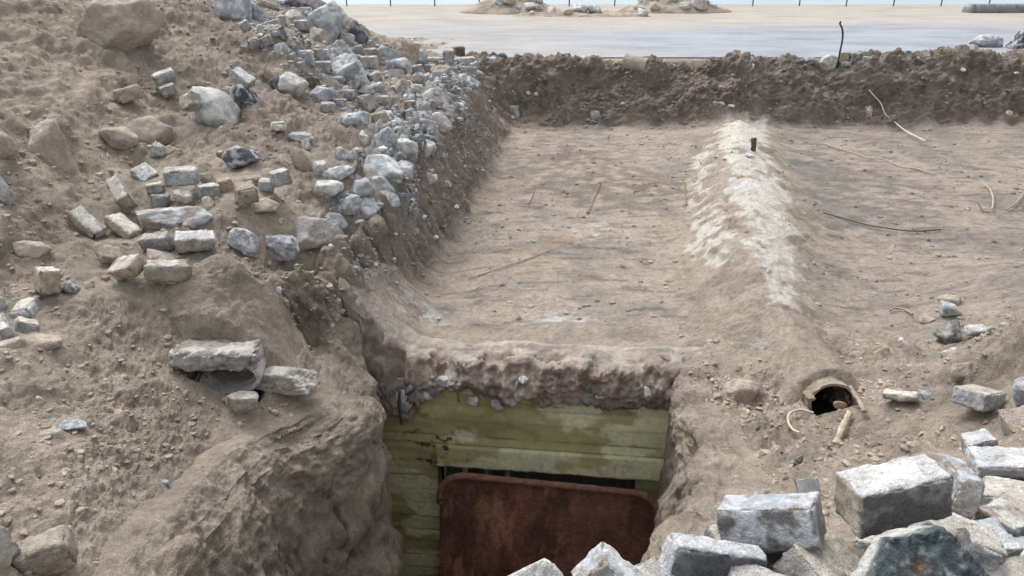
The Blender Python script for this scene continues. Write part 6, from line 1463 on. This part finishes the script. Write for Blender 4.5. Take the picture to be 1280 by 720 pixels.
rg.location = at_(SHARD_E[0], .0); tag(rg, 'small grey sliver left of the curved tile shard', 'shard')

# pipe end on the crest of the far bank
rx, ry, rz_ = ROADPIPE[0]
e = empty('concrete_pipe', (rx - .22, 14.02, 1.03), 'short grey concrete pipe lying on the dirt crest of the far bank', 'pipe')
rg = ring('pipe_wall', .095, .125, .42, (.36, .33, .29), parent=e, wob=.012, seed=2, mat=M_CONC)
rg.rotation_euler = (math.radians(8), 0, math.radians(62)); rg.location = (.42, -.16, -.02)

# rods, roots, cables
def line_thing(name, pts, r, col, label, cat, jit=.2, n=7, taper=None):
    return tag(tube(name, pts, r, col, n=n, jit=jit, taper=taper), label, cat)


x, y, z = ROD[0]
line_thing('steel_rod', [(x, y, z - .15), (x, y, z + .2), (x + .01, y, z + .45), (x - .02, y, z + .62), (x - .08, y, z + .72), (x - .07, y, z + .76)], .016, (.05, .05, .055), 'bent dark steel rod standing on the bank crest by the stone row', 'rod')
line_thing('cable', CABLE_A, .011, (.58, .55, .49), 'pale cable running down the far bank to the right trench floor', 'cable')
line_thing('cable', CABLE_B, .009, (.42, .37, .31), 'thin tan cable lying across the right trench floor below the bank', 'cable')
line_thing('steel_rod', CABLE_C, .008, (.10, .095, .09), 'dark rod half buried beside the middle of the sand ridge', 'rod')
line_thing('stick', STICK_A, .0055, (.36, .26, .19), 'long reddish stick lying on the bunker roof', 'stick', taper=(1.2, 1, .8, .6))
line_thing('stick', STICK_B, .010, (.25, .17, .11), 'short brown stick on the roof beside the ridge', 'stick')
line_thing('stick', STICK_C, .006, (.28, .2, .14), 'thin brown stick on the back of the roof, right of centre', 'stick')
line_thing('stick', STICK_D, .006, (.30, .2, .14), 'thin brown stick on the back of the roof near the left bank', 'stick')
line_thing('root', ROOT_A, .009, (.40, .32, .24), 'bent tan root looping out of the right trench floor', 'root')
line_thing('root', ROOT_B, .008, (.16, .12, .09), 'dark root forking off the bent tan root', 'root')
line_thing('root', ROOT_C, .009, (.38, .3, .22), 'tan root at the right edge of the trench floor', 'root')
line_thing('root', ROOT_D, .009, (.30, .25, .2), 'short arched wire on the right floor near the half buried stone', 'wire')
line_thing('wire_loop', LOOP, .008, (.52, .42, .33), 'pale curled wire in the sand left of the clay pipe', 'wire')
wx, wy, wz = WOOD[0]
o = stone_block('wood_stub', .075, .045, .20, 12, [((.13, .095, .07), (.06, .045, .035))] * 6, n=14, r=.012, mat=M_PLAIN, edge=(.15, .11, .08))
o.location = (wx, wy, wz + .10); o.rotation_euler = (.1, -.2, .3)
tag(o, 'dark wooden stub sticking out of the sand ridge', 'wood')
o = rock('plastic_scrap', .22, .10, .02, 450, ((.72, .74, .78), (.3, .36, .5)), 3, 8)
o.location = at_(SCRAP[0], .02); o.rotation_euler = (.1, .1, 1.2)
tag(o, 'white and blue scrap on the ridge beside the wooden stub', 'scrap')
o = rock('plastic_scrap', .07, .05, .06, 455, ((.62, .16, .06), (.5, .12, .05)), 3, 8)
o.location = at_(ORANGE[0], .02)
tag(o, 'small orange bit on the left trench bank', 'scrap')

# ---------------------------------------------------------------- loose clods and gravel, far too many to count
def scatter(name, n, weight, size, seed, colf, rowlim=(0, NR), mat=M_CLOD, flatn=.7):
    rs = np.random.RandomState(seed)
    cell = np.linalg.norm(np.cross(Qg[1:, :-1] - Qg[:-1, :-1], Qg[:-1, 1:] - Qg[:-1, :-1]), axis=2)
    depth = np.maximum(Qg[:-1, :-1, 1] + 1.2, .8)
    w = (cell / depth ** 1.25 * weight.reshape(NR, NC)[:-1, :-1]).ravel()
    w = w * (np.abs(Qg[:-1, :-1, 0]).ravel() < .85 * (Qg[:-1, :-1, 1].ravel() + 1.2)) * (Qg[:-1, :-1, 1].ravel() > .9)
    idx = rs.choice(len(w), n, p=w / w.sum())
    i, j = idx // (NC - 1), idx % (NC - 1)
    a, b = rs.rand(n, 1), rs.rand(n, 1)
    P0 = Qg[i, j] * (1 - a) * (1 - b) + Qg[i, j + 1] * a * (1 - b) + Qg[i + 1, j] * (1 - a) * b + Qg[i + 1, j + 1] * a * b
    cbase = Cg[i, j]
    v, f = ico(1)
    v = v[None] * (1 + .75 * (rs.rand(n, len(v), 1) - .5))
    sz = size(rs, n, P0)
    sc = sz[:, None] * (.7 + .6 * rs.rand(n, 3)) * np.array([1, 1, flatn])
    v = v * sc[:, None]
    an = rs.rand(n) * 6.28
    ca_, sa_ = np.cos(an)[:, None], np.sin(an)[:, None]
    vx, vy = v[..., 0] * ca_ - v[..., 1] * sa_, v[..., 0] * sa_ + v[..., 1] * ca_
    co = np.stack([vx, vy, v[..., 2]], -1) + P0[:, None] + np.array([0, 0, 1.])[None, None] * (sz * .12)[:, None, None]
    fc = (f[None] + (np.arange(n) * v.shape[1])[:, None, None]).reshape(-1, 3)
    cl = np.repeat(colf(rs, n, cbase), v.shape[1], 0)
    return kind(np_mesh(name, co.reshape(-1, 3), fc, mat, np.clip(cl, .01, .8), False), 'stuff')


wt = np.clip(.25 + .9 * sst(-.1, .35, fbm(p, 1.3, 3, .6, 61.)), 0, 2) * (1 - .6 * flat) * (1 + 2.5 * rough_) * (1 + 1.5 * np.clip(m_far + m_bank, 0, 1)) * (1 - .93 * m_pit) * (1 - .8 * m_ridge)
wt = wt * (1 - sst(14.6, 14.8, Y) * sst(-2, -1, X))
scatter('sand_clods', 46000, wt, lambda rs, n, P: (.0028 + .015 * rs.rand(n) ** 5) * (1 + .10 * P[:, 1]), 3, lambda rs, n, c: c * (.85 + .3 * rs.rand(n, 1)))
wg = (m_dust * 1.5 + m_pile * 1.6 + .10 * m_bank + .05 * m_far + .012 * moundy) * (1 - m_pit) * (1 - sst(14.6, 14.8, Y) * sst(-1.5, -1, X))
GV = np.array([(.62, .62, .60), (.46, .48, .51), (.40, .42, .45), (.50, .48, .44), (.42, .36, .30), (.33, .33, .33)])
scatter('gravel', 3000, wg, lambda rs, n, P: (.006 + .030 * rs.rand(n) ** 2.5) * (1 + .04 * P[:, 1]), 8, lambda rs, n, c: GV[rs.randint(0, 6, n)] * (.8 + .4 * rs.rand(n, 1)), mat=M_STONE)
